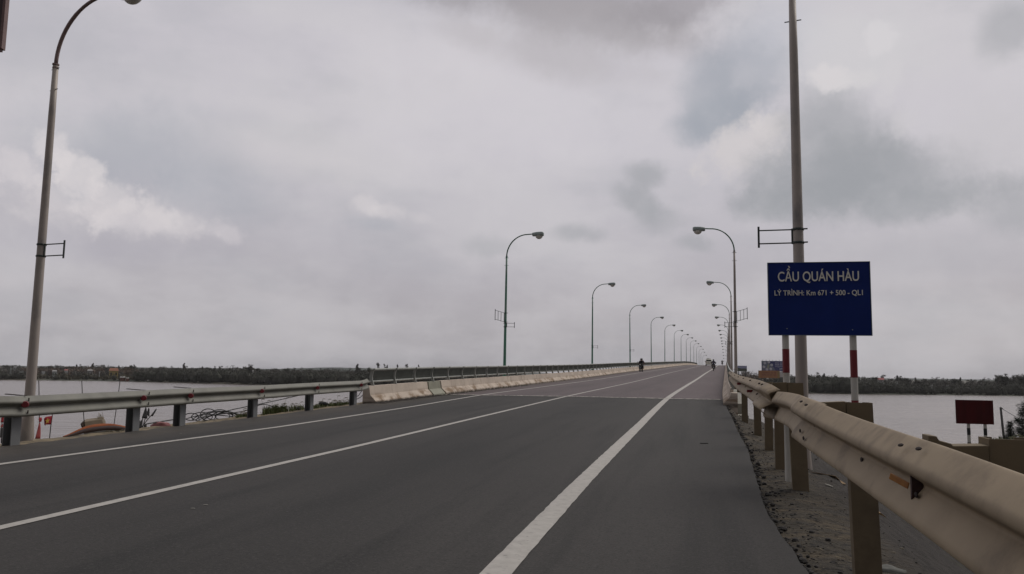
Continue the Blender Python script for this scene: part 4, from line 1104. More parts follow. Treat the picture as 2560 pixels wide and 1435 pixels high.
# ------------------------------------------------------------------ far bank: woods, trees, houses, boards
def leaf_mat(name, c1, c2, sc=.35):
    return mat(name, c1, c2, sc, .9, world=True, spec=.2, detail=4)
M_WOODA = leaf_mat('dark_foliage', (.052, .056, .045), (.10, .10, .085))
M_WOODB = leaf_mat('grey_green_foliage', (.10, .10, .088), (.150, .142, .126))
M_WOODC = leaf_mat('brown_foliage', (.16, .12, .094), (.11, .09, .075))
M_SCRUB = leaf_mat('olive_scrub', (.13, .115, .082), (.075, .073, .055))
M_TRUNK = mat('tree_bark', (.09, .07, .055), (.06, .048, .04), 3, .95)
def leaves(mb, c, rx, ry, rz, n, size, rn, shell=.55):
    c = Vector(c)
    for _ in range(n):
        while True:
            q = Vector((rn.uniform(-1, 1), rn.uniform(-1, 1), rn.uniform(-1, 1)))
            if q.length < 1: break
        if rn.random() < .7 and q.length > .01: q = q.normalized()*rn.uniform(shell, 1.05)
        p = c+Vector((q.x*rx, q.y*ry, q.z*rz)); a = Vector((rn.gauss(0, 1), rn.gauss(0, 1), rn.gauss(0, 1))).normalized(); b_ = a.orthogonal().normalized(); e = a.cross(b_)
        s1, s2 = size*rn.uniform(.6, 1.4), size*rn.uniform(.35, .9)
        mb.add([p-b_*s1, p-e*s2, p+b_*s1, p+e*s2], [(0, 1, 2, 3)])
def blobcore(mb, c, rx, ry, rz, rn):
    c = Vector(c); rings = []
    for i in range(5):
        t = -1+2*i/4; q = math.sqrt(max(.02, 1-t*t)); k = rn.uniform(.85, 1.1)
        rings.append([c+Vector((rx*q*k*math.cos(2*PI*j/7)*rn.uniform(.85, 1.1), ry*q*k*math.sin(2*PI*j/7), rz*t)) for j in range(7)])
    mb.rings(rings)
TOPL = [(-300, 912), (0, 912), (60, 915), (110, 917), (140, 914), (190, 912), (257, 914), (310, 917), (355, 917), (412, 917), (445, 916), (500, 917), (548, 917), (600, 918), (660, 921), (735, 920), (850, 922), (925, 923), (1000, 921), (1200, 922), (1800, 938), (1880, 934), (1910, 942), (1960, 938), (2010, 936), (2060, 939), (2110, 944), (2180, 945), (2250, 943), (2300, 946), (2360, 949), (2430, 950), (2490, 943), (2560, 938), (2700, 938), (3000, 945)]
FRONT = [(-300, 932), (0, 932), (120, 933), (240, 938), (300, 940), (335, 934), (380, 926), (430, 924), (520, 925), (600, 926), (660, 932), (760, 930), (840, 928), (930, 928), (1200, 928), (1850, 948), (2000, 944), (2100, 947), (2200, 953), (2280, 963), (2340, 968), (2420, 962), (2500, 958), (2600, 956), (3000, 956)]
def iv(tab, u): return float(np.interp(u, [a for a, _ in tab], [b for _, b in tab]))
def wood(name, u0, u1, e0, e1, tab, step, m, jit, rn, gap=0.0, size=.7, cam_r=1.0, skipf=None):
    mb = MB(); u = u0
    while u < u1:
        seen = -60 < u < 2640; st = step if seen else step*2.2
        uu = u+rn.uniform(-st, st)*.5; u += st
        if rn.random() < gap or (skipf and skipf(uu)): continue
        e = rn.uniform(e0, e1); b_ = land(uu, e)
        vt = iv(tab, uu)+rn.uniform(-jit, jit)+rn.random()**3*(-jit)+jit*2.3*mnoise.noise(Vector((uu*.035, e0*.3, 1.7)))+jit*1.3*mnoise.noise(Vector((uu*.11, e0*.3, 4)))
        top = px(uu, vt, b_.y).z; h = max(top-b_.z, 1.5); r = h*.33*rn.uniform(.8, 1.2)+.4
        blobcore(mb, (b_.x, b_.y+.6, b_.z+h*.38), r*.85, r*.6, h*.40, rn)
        leaves(mb, (b_.x, b_.y, b_.z+h*.48), r*1.2, r*1.1, h*.47, int((75 if seen else 30)*cam_r), size*.42, rn, .5)
        for q in range(4): leaves(mb, (b_.x+rn.uniform(-r, r), b_.y+rn.uniform(-r, 0), b_.z+h*rn.uniform(.6, .97)), r*.45, r*.45, h*.12, 16 if seen else 6, size*.36, rn, .2)
    if not mb.v: return
    tag(mb.build(name, m), kind='stuff')
rn = random.Random(3)
bridge_gap = lambda u: 1700 < u < 1832
house_gap = lambda u: (262 < u < 300) or (2200-4 < u < 2214)
wood('shore_woodland', -420, 1300, 2, 14, FRONT, 4.2, M_WOODA, 3.5, rn, size=.62, skipf=lambda u: 85 < u < 335 and rn.random() < .86 or 298 < u < 322)
wood('shore_woodland', 1838, 3100, 2, 16, FRONT, 4.2, M_WOODA, 3.5, rn, size=.62)
mixL = [(a, b_+3) for a, b_ in TOPL]; midt = [(a, (iv(TOPL, a)+iv(FRONT, a))/2+2) for a in range(-300, 3001, 20)]
wood('village_woodland', -420, 1300, 30, 70, midt, 5.0, M_WOODB, 4, rn, size=.75, skipf=lambda u: house_gap(u) or 60 < u < 340 and rn.random() < .5)
wood('brown_woodland', 55, 345, 40, 80, [(a, iv(TOPL, a)+6) for a in range(0, 400, 20)], 4.5, M_WOODC, 3, rn, size=.7, skipf=house_gap)
wood('village_woodland', 1838, 3100, 30, 70, midt, 5.0, M_WOODB, 4, rn, size=.75, skipf=house_gap)
wood('village_woodland', -420, 1300, 90, 170, [(a, b_+4.5) for a, b_ in TOPL], 4.0, M_WOODB, 3.2, rn, size=.8)
wood('village_woodland', 1838, 3100, 60, 120, [(a, b_+5.0) for a, b_ in TOPL], 4.0, M_WOODB, 4.2, rn, size=.8)
wood('dry_scrub', 85, 335, 3, 30, [(-300, 938), (90, 936), (240, 939), (330, 944)], 3.2, M_SCRUB, 3.5, rn, .1, size=.5)
wood('dry_scrub', 1838, 1960, 6, 60, [(1838, 930), (1858, 931), (1880, 935), (1896, 938), (1910, 946), (1960, 947)], 2.6, M_WOODC, 2.5, rn, 0, size=.6)

# single trees standing out of the wood; six shapes, copied
def tree_proto(kind, seed):
    r_ = random.Random(seed); root = empty('casuarina_tree' if kind == 'spire' else 'broadleaf_tree', (0, 0, 0))
    mb = MB(); tm = MB()
    if kind == 'spire':
        tm.tube([(0, 0, -.2), (.02, 0, .5), (0, .02, .98)], [.022, .014, .003], 6)
        for k in range(11):
            z = .28+.68*k/10; w = .20*(1-k/11.5)**.8+.015
            for q in range(3):
                a = r_.uniform(0, 2*PI); c = (w*.55*math.cos(a), w*.55*math.sin(a), z+r_.uniform(-.03, .03)); leaves(mb, c, w*.7, w*.7, .05, 26, .030, r_, .2)
        leaves(mb, (0, 0, .94), .03, .03, .07, 26, .02, r_, .1); leaves(mb, (0, 0, .6), .07, .07, .3, 60, .03, r_, .1)
    elif kind == 'round':
        tm.tube([(0, 0, -.2), (.02, 0, .35), (.0, .0, .7)], [.035, .025, .012], 6)
        for q in range(9):
            a = r_.uniform(0, 2*PI); rr_ = r_.uniform(.05, .26); z = r_.uniform(.5, .86); c = (rr_*math.cos(a), rr_*math.sin(a), z)
            tm.tube([(0, 0, .35), ((c[0])*.6, c[1]*.6, z-.06), c], [.015, .010, .005], 5); leaves(mb, c, .17, .17, .13, 80, .032, r_, .4); blobcore(mb, c, .10, .10, .075, r_)
    else:   # ragged
        tm.tube([(0, 0, -.2), (.03, 0, .4), (-.02, .02, .92)], [.03, .02, .006], 6)
        for q in range(12):
            a = r_.uniform(0, 2*PI); z = r_.uniform(.4, .97); rr_ = r_.uniform(.04, .2)*(1.25-z*.6); c = (rr_*math.cos(a), rr_*math.sin(a), z)
            tm.tube([(0, 0, z-.12), c], [.010, .004], 5); leaves(mb, c, .10, .10, .08, 46, .028, r_, .2)
    leaves(mb, (0, 0, .35), .16, .16, .28, 120, .04, r_, .2) if kind != 'round' else None
    mb.build('crown', M_WOODA if seed % 2 else M_WOODB, root); tm.build('trunk', M_TRUNK, root, smooth=True)
    return root
TP = {}
def shore_tree(u, vt, e, kind, seed, label, wide=1.0, group='trees standing out of the far shore wood'):
    key = (kind, seed)
    if key not in TP: TP[key] = [tree_proto(kind, seed), False]
    o = TP[key][0] if not TP[key][1] else dup(TP[key][0]); TP[key][1] = True
    b_ = land(u, e); h = px(u, vt, b_.y).z-b_.z
    o.location = b_; o.scale = (h*wide, h*wide, h); o.rotation_euler = (0, 0, rnd.uniform(0, 6.28)); tag(o, label, 'tree', group)
def beside(u):
    if u < 62: return 'left of the tall lamp pole'
    if u < 262: return 'left of the orange-roofed house'
    if u < 600: return 'right of the orange-roofed house'
    if u < 935: return 'above the crash barrier end'
    if u < 1200: return 'showing over the bridge railing'
    if u < 2120: return 'between the striped posts'
    if u < 2400: return 'left of the red board'
    return 'beyond the red board'
TREES = [(12, 911, 120, 'round', 1, 'round dark tree'), (24, 910, 130, 'round', 2, 'broad tree'), (46, 913, 110, 'ragged', 3, 'ragged tree'), (105, 912, 110, 'round', 2, 'wide grey-green tree'), (122, 913.5, 120, 'round', 1, 'rounded tree'), (140, 912, 110, 'ragged', 4, 'spreading ragged tree'), (160, 914, 110, 'round', 2, 'low round tree'), (175, 913.5, 115, 'round', 1, 'small dark tree'), (190, 911.5, 110, 'spire', 5, 'thin spire tree'), (200, 911.5, 110, 'ragged', 3, 'feathery tree'), (231, 908.5, 105, 'spire', 6, 'tall pointed tree'), (257, 912.5, 105, 'ragged', 4, 'upright ragged tree'), (247, 914.5, 115, 'round', 1, 'dark clump of a tree'), (280, 915, 125, 'round', 2, 'tree behind the roof'), (296, 914, 120, 'spire', 5, 'slender tree'),
         (315, 914.5, 100, 'round', 1, 'round tree'), (328, 911.5, 100, 'round', 1, 'block-shaped dark tree'), (334, 912, 105, 'ragged', 3, 'grey twin of the block-shaped tree'), (356, 916.5, 100, 'round', 2, 'round-headed tree'), (377, 918, 100, 'round', 1, 'small round tree'), (401, 916.5, 100, 'round', 1, 'dome-shaped dark tree'), (413, 916.5, 100, 'round', 2, 'second dome-shaped tree'), (428, 915.5, 95, 'ragged', 3, 'short ragged tree'), (443, 917.5, 70, 'round', 1, 'wide dark tree'), (459, 908.5, 90, 'spire', 6, 'tallest thin spire'), (463, 914.5, 92, 'ragged', 4, 'bushy tree beside the thin spire'), (480, 918.5, 100, 'ragged', 4, 'thin pale tree'), (492, 917, 100, 'round', 2, 'low tree'), (505, 916.5, 90, 'spire', 5, 'narrow dark tree'), (518, 917, 100, 'round', 1, 'broad dark tree'), (535, 916, 95, 'ragged', 3, 'tufted tree'), (551, 914.5, 90, 'ragged', 4, 'leaning feathery tree'), (562, 921, 90, 'round', 1, 'low dark tree'), (592, 918, 90, 'round', 2, 'pale round tree'),
         (607, 917.5, 80, 'ragged', 3, 'ragged tree near the cluster'), (619, 915, 80, 'round', 1, 'left tree of the tall cluster'), (626, 910.5, 80, 'ragged', 4, 'tallest tree of the tall cluster'), (631, 914, 82, 'round', 2, 'right tree of the tall cluster'), (642, 919, 85, 'round', 1, 'small round tree'), (662, 920.5, 85, 'round', 2, 'wide low tree'), (690, 922, 85, 'ragged', 3, 'low ragged tree'), (716, 918.5, 85, 'round', 1, 'round tree rising from the line'), (737, 919.5, 85, 'ragged', 4, 'forked tree'), (753, 920.5, 85, 'round', 2, 'flat-topped tree'), (770, 921, 85, 'round', 1, 'broad low tree'), (800, 921.5, 85, 'ragged', 3, 'loose low tree'), (816, 920, 85, 'round', 2, 'domed tree'), (893, 911, 60, 'spire', 6, 'lone thin spire'), (897, 918.5, 60, 'ragged', 4, 'bushy tree at the spire foot'), (911, 922.5, 70, 'round', 1, 'low round tree'),
         (943, 908.5, 40, 'ragged', 7, 'pale tuft of a tree'), (960, 911, 40, 'ragged', 3, 'left of two small tufts'), (967, 913, 42, 'spire', 5, 'right of two small tufts'), (993, 912.5, 40, 'spire', 6, 'small cone-shaped treetop'), (1015, 909.5, 40, 'ragged', 4, 'dark forked treetop'), (1046, 913, 45, 'spire', 6, 'thinnest spike of a treetop'),
         (2008, 930, 40, 'round', 1, 'round dark tree beside the lamp pole'), (2024, 933, 40, 'round', 2, 'wide tree'), (2043, 931.5, 45, 'ragged', 3, 'dark bushy tree'), (2060, 934, 45, 'spire', 5, 'pointed tree'), (2078, 938, 40, 'round', 2, 'low tree'), (2088, 939, 50, 'ragged', 4, 'thin tree'), (2110, 942, 50, 'round', 1, 'small round tree'),
         (2145, 942, 50, 'ragged', 3, 'small ragged tree'), (2160, 941, 55, 'round', 2, 'round tree'), (2188, 940, 55, 'round', 1, 'dark round tree'), (2209, 936.5, 55, 'ragged', 4, 'tall ragged tree behind the red roof'), (2226, 942, 55, 'round', 2, 'low broad tree'), (2243, 939, 55, 'spire', 5, 'narrow pointed tree'), (2250, 941, 55, 'ragged', 3, 'twin of the narrow pointed tree'), (2263, 943, 55, 'round', 1, 'dark low tree'), (2288, 944.5, 55, 'spire', 6, 'dark cone-shaped tree'), (2301, 945.5, 55, 'round', 2, 'grey round tree'), (2312, 946, 55, 'ragged', 4, 'loose grey tree'), (2332, 947.5, 55, 'round', 1, 'wide round tree'), (2362, 947.5, 55, 'round', 2, 'flat wide tree'), (2388, 945, 50, 'round', 1, 'big round tree'), (2400, 944, 50, 'spire', 5, 'sharp spire beside the big round tree'),
         (2428, 948.5, 60, 'ragged', 3, 'grey ragged tree'), (2455, 948.5, 60, 'round', 2, 'low pale tree'), (2495, 937, 30, 'ragged', 4, 'leftmost tree of the tall group'), (2503, 935.5, 32, 'round', 1, 'dense tree in the tall group'), (2512, 935, 30, 'ragged', 3, 'feathery tree in the tall group'), (2524, 938, 34, 'round', 2, 'broad tree in the tall group'), (2538, 936.5, 30, 'ragged', 4, 'ragged tree in the tall group'), (2551, 937, 32, 'round', 1, 'dark tree in the tall group'), (2563, 938, 30, 'ragged', 3, 'rightmost tree of the tall group')]
for t in TREES:
    shore_tree(t[0], t[1], t[2], t[3], t[4], '%s on the far shore %s' % (t[5], beside(t[0])), wide=(.62 if 930 < t[0] < 1050 else 1.0 if t[3] == 'spire' else 1.0))

def house(u, v0, v1, upx, e, wall, roof, label, flat=False, cat='house'):
    """v0 roof top, v1 foot in the photograph, upx its width there"""
    b_ = land(u, e); d = b_.y; zt, zb = px(u, v0, d).z, min(px(u, v1, d).z, b_.z+.5)-.4
    w = upx*d/F; dep = max(w*.8, 3.0); h = zt-zb
    root = empty('house', Vector((b_.x, b_.y+dep/2, zb)), -math.atan2(b_.x, b_.y), label, cat, 'houses of the far village')
    rh = h*.0+ (.34*min(h, w) if not flat else .25)
    MB().box((0, 0, (h-rh)/2), w, dep, h-rh).build('wall', wall, root)
    if flat: MB().box((0, 0, h-rh/2), w*1.1, dep*1.1, rh).build('roof', roof, root)
    else:
        r_ = MB(); x, y = w*.56, dep*.58
        r_.add([(-x, -y, h-rh), (x, -y, h-rh), (x, y, h-rh), (-x, y, h-rh), (-x*.8, 0, h), (x*.8, 0, h)], [(0, 1, 5, 4), (2, 3, 4, 5), (1, 2, 5), (3, 0, 4), (3, 2, 1, 0)]); r_.build('roof', roof, root)
    for sx in (-.28, .28):
        MB().box((w*sx, -dep/2-.01, (h-rh)*.6), w*.16, .06, (h-rh)*.35).build('window', M_GLASS, root)
M_HY = mat('yellow_wall', (.42, .32, .12), (.34, .26, .10), 2, .8); M_HO = mat('orange_tile', (.30, .13, .075), (.24, .10, .06), 3, .8)
M_HW = mat('white_wall', (.62, .62, .60), (.5, .5, .49), 2, .8); M_HR = mat('faded_red_roof', (.36, .11, .10), (.30, .09, .085), 2, .8); M_HG = mat('grey_sheet_roof', (.30, .29, .28), (.24, .235, .23), 2, .8); M_HP = mat('pale_blue_wall', (.40, .42, .40), (.33, .35, .33), 2, .8); M_HB = mat('brick_wall', (.26, .11, .08), (.2, .085, .065), 3, .85)
house(280, 920, 932, 20, 22, M_HY, M_HO, 'yellow house with an orange tiled roof on the far left shore')
house(33, 912.5, 920, 7, 60, M_HW, M_HW, 'bright white house high in the trees left of the tall lamp pole', True)
house(22, 918, 925, 4, 40, M_HP, M_HG, 'small pale hut below the bright white house left of the lamp pole', True)
house(49, 927, 931, 9, 16, M_HP, M_HG, 'low pale shed just left of the tall lamp pole', True)
house(104, 928, 932, 7, 16, M_HW, M_HW, 'white shed just right of the tall lamp pole', True)
house(132, 925, 931, 10, 18, M_HP, M_HG, 'pale grey-green house on the far left shore')
house(161, 923, 928, 8, 24, M_HW, M_HR, 'white house with a faded red roof on the far left shore')
house(221, 923, 930, 11, 20, M_HG, M_HG, 'grey house beside dark trees left of the orange-roofed house')
house(245, 928, 932, 3, 20, M_HW, M_HG, 'tiny white hut left of the orange-roofed house', True)
house(304, 940, 950, 12, 3, M_HB, M_HG, 'open brick shed with a pale roof at the waterline')
house(316, 943, 952, 7, 2, M_HB, M_HW, 'brick hut with a white roof beside the open shed')
house(584, 921, 926, 6, 60, M_HW, M_HW, 'white house half hidden left of the tall tree cluster', True)
house(630, 926, 933, 4, 24, M_HW, M_HG, 'small white house below the tall tree cluster')
house(2205, 944.5, 952, 15, 40, M_HW, M_HR, 'house with a faded red roof in the trees right of the name board')
house(2244, 954, 959, 7, 18, M_HW, M_HW, 'white house right of the red-roofed house', True)
house(2331, 962, 966, 7, 12, M_HW, M_HW, 'low white building above the river between the name board and the red board', True)
house(2372, 963.5, 966.5, 6, 14, M_HP, M_HG, 'low pale building above the left edge of the red board', True)
house(2456, 963, 968, 11, 16, M_HW, M_HP, 'long white building above the red board', True)
# low pale sandy spit and a moored boat at the left shore
def boat(u, v, wpx, label):
    P = px(u, v, (WATER)/ray(u, v).z); L_ = wpx*P.y/F
    root = empty('boat', (P.x, P.y, WATER), 0.1, label, 'boat', 'boats at the far shore')
    MB().rings([[Vector((x, sgn*w*yy, z+up)) for yy, z in ((1, .5), (.8, .0), (.3, -.25), (-.3, -.25), (-.8, 0), (-1, .5))] for x, w, up, sgn in ((-L_/2, .05, .35, 1), (-L_*.35, .5, .1, 1), (0, .7, 0, 1), (L_*.35, .5, .1, 1), (L_/2, .05, .4, 1))]).build('hull', M_WOODC, root)
    MB().box((0, 0, .75), L_*.4, .8, .6).build('cabin', M_HW, root)
boat(355, 954.2, 13, 'dark boat moored left of the pale boat at the far left shore'); boat(370, 954.6, 11, 'pale boat moored in front of the dark wood at the far left shore')

# advertising boards on the far bank
def billboard(u0, u1, v0, v1, e, face, label, name='billboard'):
    uc = (u0+u1)/2; b_ = land(uc, e); d = b_.y
    zt, zb = px(uc, v0, d).z, px(uc, v1, d).z; w = (u1-u0)*d/F; h = zt-zb
    root = empty(name, b_, -math.atan2(b_.x, b_.y)*.6, label, 'billboard', 'advertising boards on the far bank')
    z0 = zb-b_.z
    MB().box((0, 0, z0+h/2), w, .25, h).build('panel', face, root)
    for sx in (-.36, .36): MB().tube([(w*sx, .3, -.5), (w*sx, .3, z0+h*.8)], .18, 8).build('post', M_BRKT, root)
    return root, w, h, z0
M_BB = mat('billboard_blue', (.034, .042, .17), (.046, .054, .185), .3, .5)
M_BBG = mat('billboard_grey_blue', (.17, .185, .28), (.12, .16, .20), .25, .5)
r_, w, h, z0 = billboard(1905.5, 1962, 902.5, 927.5, 6, M_BB, 'blue billboard with six pale discs and rows of small white lettering')
P_ = lambda fx, fz: ((fx-.5)*w, z0+h*(1-fz))
q = MB(); a = [(0, 0), (.36, 0), (.30, .25), (.50, .62), (.60, 1), (0, 1)]
q.rings([[Vector((P_(x, y)[0], yy, P_(x, y)[1])) for x, y in a] for yy in (-.14, -.12)]); q.build('picture_panel', M_BBG, r_)
M_DISC = mat('pale_disc', (.62, .63, .68), (.42, .44, .52), .8, .5); M_DOC = mat('pale_leaflet', (.33, .36, .29), (.24, .27, .2), .5, .5); M_LET = mat('billboard_lettering', (.55, .55, .66), (.46, .46, .58), 1, .5)
for fx, fz in ((.145, .22), (.31, .13), (.425, .40), (.10, .60), (.225, .84), (.39, .80)):
    x, z = P_(fx, fz); rr_ = h*.135
    q = MB(); q.rings([[Vector((x+rr_*k*math.cos(2*PI*j/16), yy, z+rr_*k*math.sin(2*PI*j/16))) for j in range(16)] for yy, k in ((-.145, 1), (-.20, .95), (-.20, .55), (-.17, .5))]); q.build('disc', M_DISC, r_)
x, z = P_(.28, .58); MB().box((x, -.17, z), w*.085, .05, h*.46, Matrix.Rotation(.28, 3, 'Y')).build('leaflet', M_DOC, r_)
q = MB(); rb = random.Random(11)
for fz, spans, hh in ((.20, ((.57, .735), (.775, .875)), .085), (.385, ((.57, .745), (.78, .88)), .10), (.545, ((.57, .88),), .05), (.635, ((.68, .76),), .03)):
    for a_, b_ in spans:
        q = MB(); xx = a_
        while xx < b_:
            ww = rb.uniform(.010, .016); X, Z = P_(xx+ww/2, fz); q.box((X, -.15, Z), w*ww*.8, .04, h*hh); xx += ww*1.25
        q.build('lettering', M_LET, r_)
q = MB()
for fx, fz, k in ((.77, .80, .05), (.80, .79, .055), (.835, .775, .06), (.86, .78, .05)):
    x, z = P_(fx, fz); q.ball((x, -.15, z), w*.02, .03, h*k, 10, 6)
q.build('emblem', M_DISC, r_)
q = MB()
for k in range(7):
    x, z = P_(.05+.14*k, -.02); q.tube([(x, 0, z-.1), (x, -.6, z+.25)], .04, 5); q.box((x, -.7, z+.25), .4, .3, .15)
q.build('floodlights', M_BRKT, r_)
M_BO = mat('billboard_orange', (.36, .165, .062), (.31, .135, .052), .25, .6)
r_, w, h, z0 = billboard(1897, 1948, 926.5, 945, 2, M_BO, 'orange-brown board below the blue billboard with faint red lettering')
q = MB(); M_BOL = mat('faint_red_lettering', (.22, .075, .045), (.20, .07, .04), 1, .6)
for fz, hh in ((.30, .15), (.58, .15)):
    q = MB(); xx = .16
    while xx < .80:
        ww = rb.uniform(.025, .045)
        if rb.random() < .82: q.box(((xx+ww/2-.5)*w, -.15, z0+h*(1-fz)), w*ww*.8, .04, h*hh)
        xx += ww*1.2
    q.build('lettering', M_BOL, r_)
q = MB()
for x0, ww in ((-.49, .012), (.40, .08)): q.box(((x0+ww/2)*w, -.15, z0+h*.5), w*ww, .04, h*.95)
q.build('border_strip', mat('ochre_strip', (.27, .19, .06), (.23, .16, .05), 1, .6), r_)
M_BL = mat('landscape_sky', (.26, .29, .44), (.32, .34, .47), .3, .5)
r_, w, h, z0 = billboard(1844, 1867, 914.5, 928.5, 10, M_BL, 'small landscape billboard just right of the second right lamp pole')
q = MB(); q.rings([[Vector(((x-.5)*w, yy, z0+h*z)) for x, z in ((0, .0), (1, 0), (1, .48), (.75, .55), (.45, .50), (.2, .60), (0, .58))] for yy in (-.14, -.15)]); q.build('painted_hills', mat('painted_hills', (.055, .085, .055), (.10, .10, .09), .5, .6), r_)
MB().box((0, -.16, z0+h*.12), w*.99, .04, h*.22).build('painted_field', mat('painted_field', (.13, .14, .10), (.10, .11, .09), .5, .6), r_)
r_, w, h, z0 = billboard(1948.5, 1962, 928.5, 943, 4, M_HW, 'white board right of the orange-brown board')
MB().box((w*.2, -.15, z0+h*.70), w*.3, .04, h*.14).build('lettering', M_BRKT, r_)
house(1866, 929, 934, 20, 30, M_HW, M_HW, 'white flat-roofed house below the small landscape billboard', True)

# ------------------------------------------------------------------ left verge: flags, duct, box, cables, weeds
LV = -12.0
def vpx(u, v, l=LV): return px_l(u, v, l)
M_BAMB = mat('bamboo_pole', (.055, .05, .045), (.04, .036, .032), 6, .8)
M_FRED = mat('red_cloth', (.30, .012, .022), (.22, .01, .018), 4, .85); M_FPINK = mat('faded_pink_cloth', (.32, .06, .06), (.26, .05, .05), 3, .9)
M_FBLK = mat('black_cloth', (.02, .02, .022), (.03, .03, .032), 4, .9); M_STAR = mat('yellow_star', (.52, .36, .06), (.45, .30, .05), 8, .8)
def staff(pts, r, root, name='pole'): return world_part(MB().tube(pts, r, 7), name, M_BAMB, root, smooth=True)
def cloth(grid, name, m, root, thick=.004):
    """grid: rows of world points, given a real thickness"""
    mb = MB(); n = len(grid[0]); mb.v = [tuple(p) for r in grid for p in r]
    for i in range(len(grid)-1):
        for j in range(n-1): a = i*n+j; mb.f.append((a, a+1, a+n+1, a+n))
    o = world_part(mb, name, m, root, smooth=True); add_solid(o, thick); return o
def flag_panel(quad, nu, nv, amp, axis):
    tl, tr_, bl, brt = quad; g = []
    for i in range(nv+1):
        row = []
        for j in range(nu+1):
            u, v = j/nu, i/nv; p = (tl*(1-u)+tr_*u)*(1-v)+(bl*(1-u)+brt*u)*v
            row.append(p+axis*amp*math.sin(u*7+v*2)*(.3+u))
        g.append(row)
    return g
# national flag
root = empty('flag', vpx(124, 1099), 0, 'red flag with a yellow star flying on a thin pole behind the left crash barrier', 'flag')
staff([vpx(123, 1104), vpx(127.5, 1060), vpx(132.5, 1028)], .008, root)
q4 = [vpx(132.4, 1035), vpx(108.5, 1050.5), vpx(128.6, 1062), vpx(110.5, 1064)]
g = []
edge_t = [(132.4, 1035), (126, 1040), (118, 1041.5), (112, 1046), (108.3, 1053)]; edge_b = [(128.6, 1062), (123, 1061.5), (117, 1061.5), (113, 1062.5), (110.8, 1064)]
for k in range(5):
    a, b_ = vpx(*edge_t[k]), vpx(*edge_b[k]); off = ALONG*(.03*math.sin(k*1.9))
    g.append([a+(b_-a)*t+off for t in (0, .25, .5, .75, 1)])
fo = cloth(g, 'cloth', M_FRED, root)
c = vpx(120.8, 1052)-Vector((0, .03, 0)); c = c-(c.normalized()*.03); xa = (vpx(126, 1051)-vpx(115, 1053)).normalized(); za = Vector((.05, 0, 1)).normalized(); st = []
for k in range(10):
    a = PI/2+k*PI/5; r1 = .052 if k % 2 == 0 else .022; st.append(c+xa*r1*math.cos(a)+za*r1*math.sin(a))
nrm = xa.cross(za); nrm = nrm if nrm.dot(c) < 0 else -nrm
mb = MB().rings([[p+nrm*.0 for p in st], [p+nrm*.004 for p in st]]); so_ = mb.build('star', M_STAR, None)
so_.parent = fo; so_.data.transform((root.matrix_basis).inverted())
# net-marker poles
def marker(polepts, cloths, label, r=.0075):
    p0 = vpx(*polepts[0]); root = empty('marker_pole', p0, 0, label, 'marker pole', 'flagged poles on the left verge'); staff([vpx(*q) for q in polepts], r, root)
    for m, quads in cloths:
        for tri in quads:
            P4 = [vpx(*q)-ray(*q).normalized()*.02 for q in tri]
            cloth(flag_panel(P4, 4, 5, .012, ALONG), 'cloth', m, root)
marker([(92, 1098), (98.2, 1060), (98.5, 1030), (97, 951)], [(M_FPINK, [((97.5, 1058), (99.6, 1058), (87, 1098), (100, 1098))]), (M_FRED, [((96.5, 1044), (102.5, 1043.5), (98, 1051), (103, 1054)), ((96, 1048), (104, 1047), (98, 1055), (100.5, 1055.5))])], 'long thin pole with a faded pink pennant right of the tall lamp pole')
marker([(212, 1068), (210, 1050), (206.5, 1000), (204.5, 952)], [], 'bare thin pole standing behind the wooden box')
marker([(282, 1084), (288, 1040), (294, 1000), (300, 953)], [], 'bare thin pole leaning right over the orange duct')
marker([(3, 1108), (5, 1060), (5, 1036)], [(M_FRED, [((4, 1037), (6, 1037), (1.5, 1056), (8.5, 1056))]), (M_FPINK, [((2.5, 1062), (8, 1060), (1.5, 1069), (8, 1068))]), (M_FBLK, [((1, 1070), (7, 1069), (-1, 1096), (4, 1092))])], 'pole with red and black rags at the left edge')
marker([(350, 1072), (357, 1045), (366, 1014)], [(M_FBLK, [((363.5, 1019), (365, 1019), (354, 1045), (368, 1047)), ((345, 1046), (347, 1048), (343, 1060), (352, 1062)), ((352, 1051), (356, 1049), (346, 1070), (354, 1068))])], 'leaning pole with black rags right of the second crash barrier post', .009)
marker([(356, 1070), (362, 1050), (372, 1020)], [(M_FBLK, [((371, 1020.5), (372.5, 1021), (366.5, 1034), (372.8, 1043)), ((362, 1059), (365, 1060), (358, 1069), (366, 1069))])], 'second leaning pole with a narrow black rag', .009)
marker([(352, 1071), (368, 1050), (380, 1036), (391, 1022)], [(M_FBLK, [((388, 1023.5), (391, 1023), (378, 1040), (381, 1041))])], 'third pole leaning far right with a black strip at its tip', .009)
# orange duct lying over the verge, with a board box on it
M_DUCT = mat('orange_duct', (.30, .075, .012), (.21, .05, .010), 3, .65, spec=.2)
cen = [(158, 1092), (172, 1087), (196, 1078), (222, 1070.5), (248, 1066.5), (275, 1065.5), (298, 1069), (316, 1073), (335, 1074)]
root = empty('duct_pipe', vpx(240, 1080, -11.75), 0, 'thick orange plastic duct arched over the left verge', 'pipe')
pts = catmull([vpx(u, v, -11.75) for u, v in cen], .05); n = len(pts)
world_part(MB().tube(pts, [.012+.040*smooth(0, .35, i/n) for i in range(n)], 12), 'pipe', M_DUCT, root, smooth=True)
pts = catmull([vpx(u, v, -11.70) for u, v in [(165, 1092), (190, 1084), (215, 1077), (245, 1072), (272, 1070), (296, 1071), (316, 1076), (330, 1077)]], .05); n = len(pts)
world_part(MB().tube(pts, [.015+.03*smooth(0, .3, i/n) for i in range(n)], 10), 'lining', M_RUST, root, smooth=True)
root = empty('wooden_box', vpx(232, 1062, -12.0), 0, 'pale weathered crate tipped on top of the orange duct', 'box')
f4 = [vpx(208, 1054.5, -12.0), vpx(254, 1047.5, -12.0), vpx(212, 1070, -12.0), vpx(261, 1063, -12.0)]
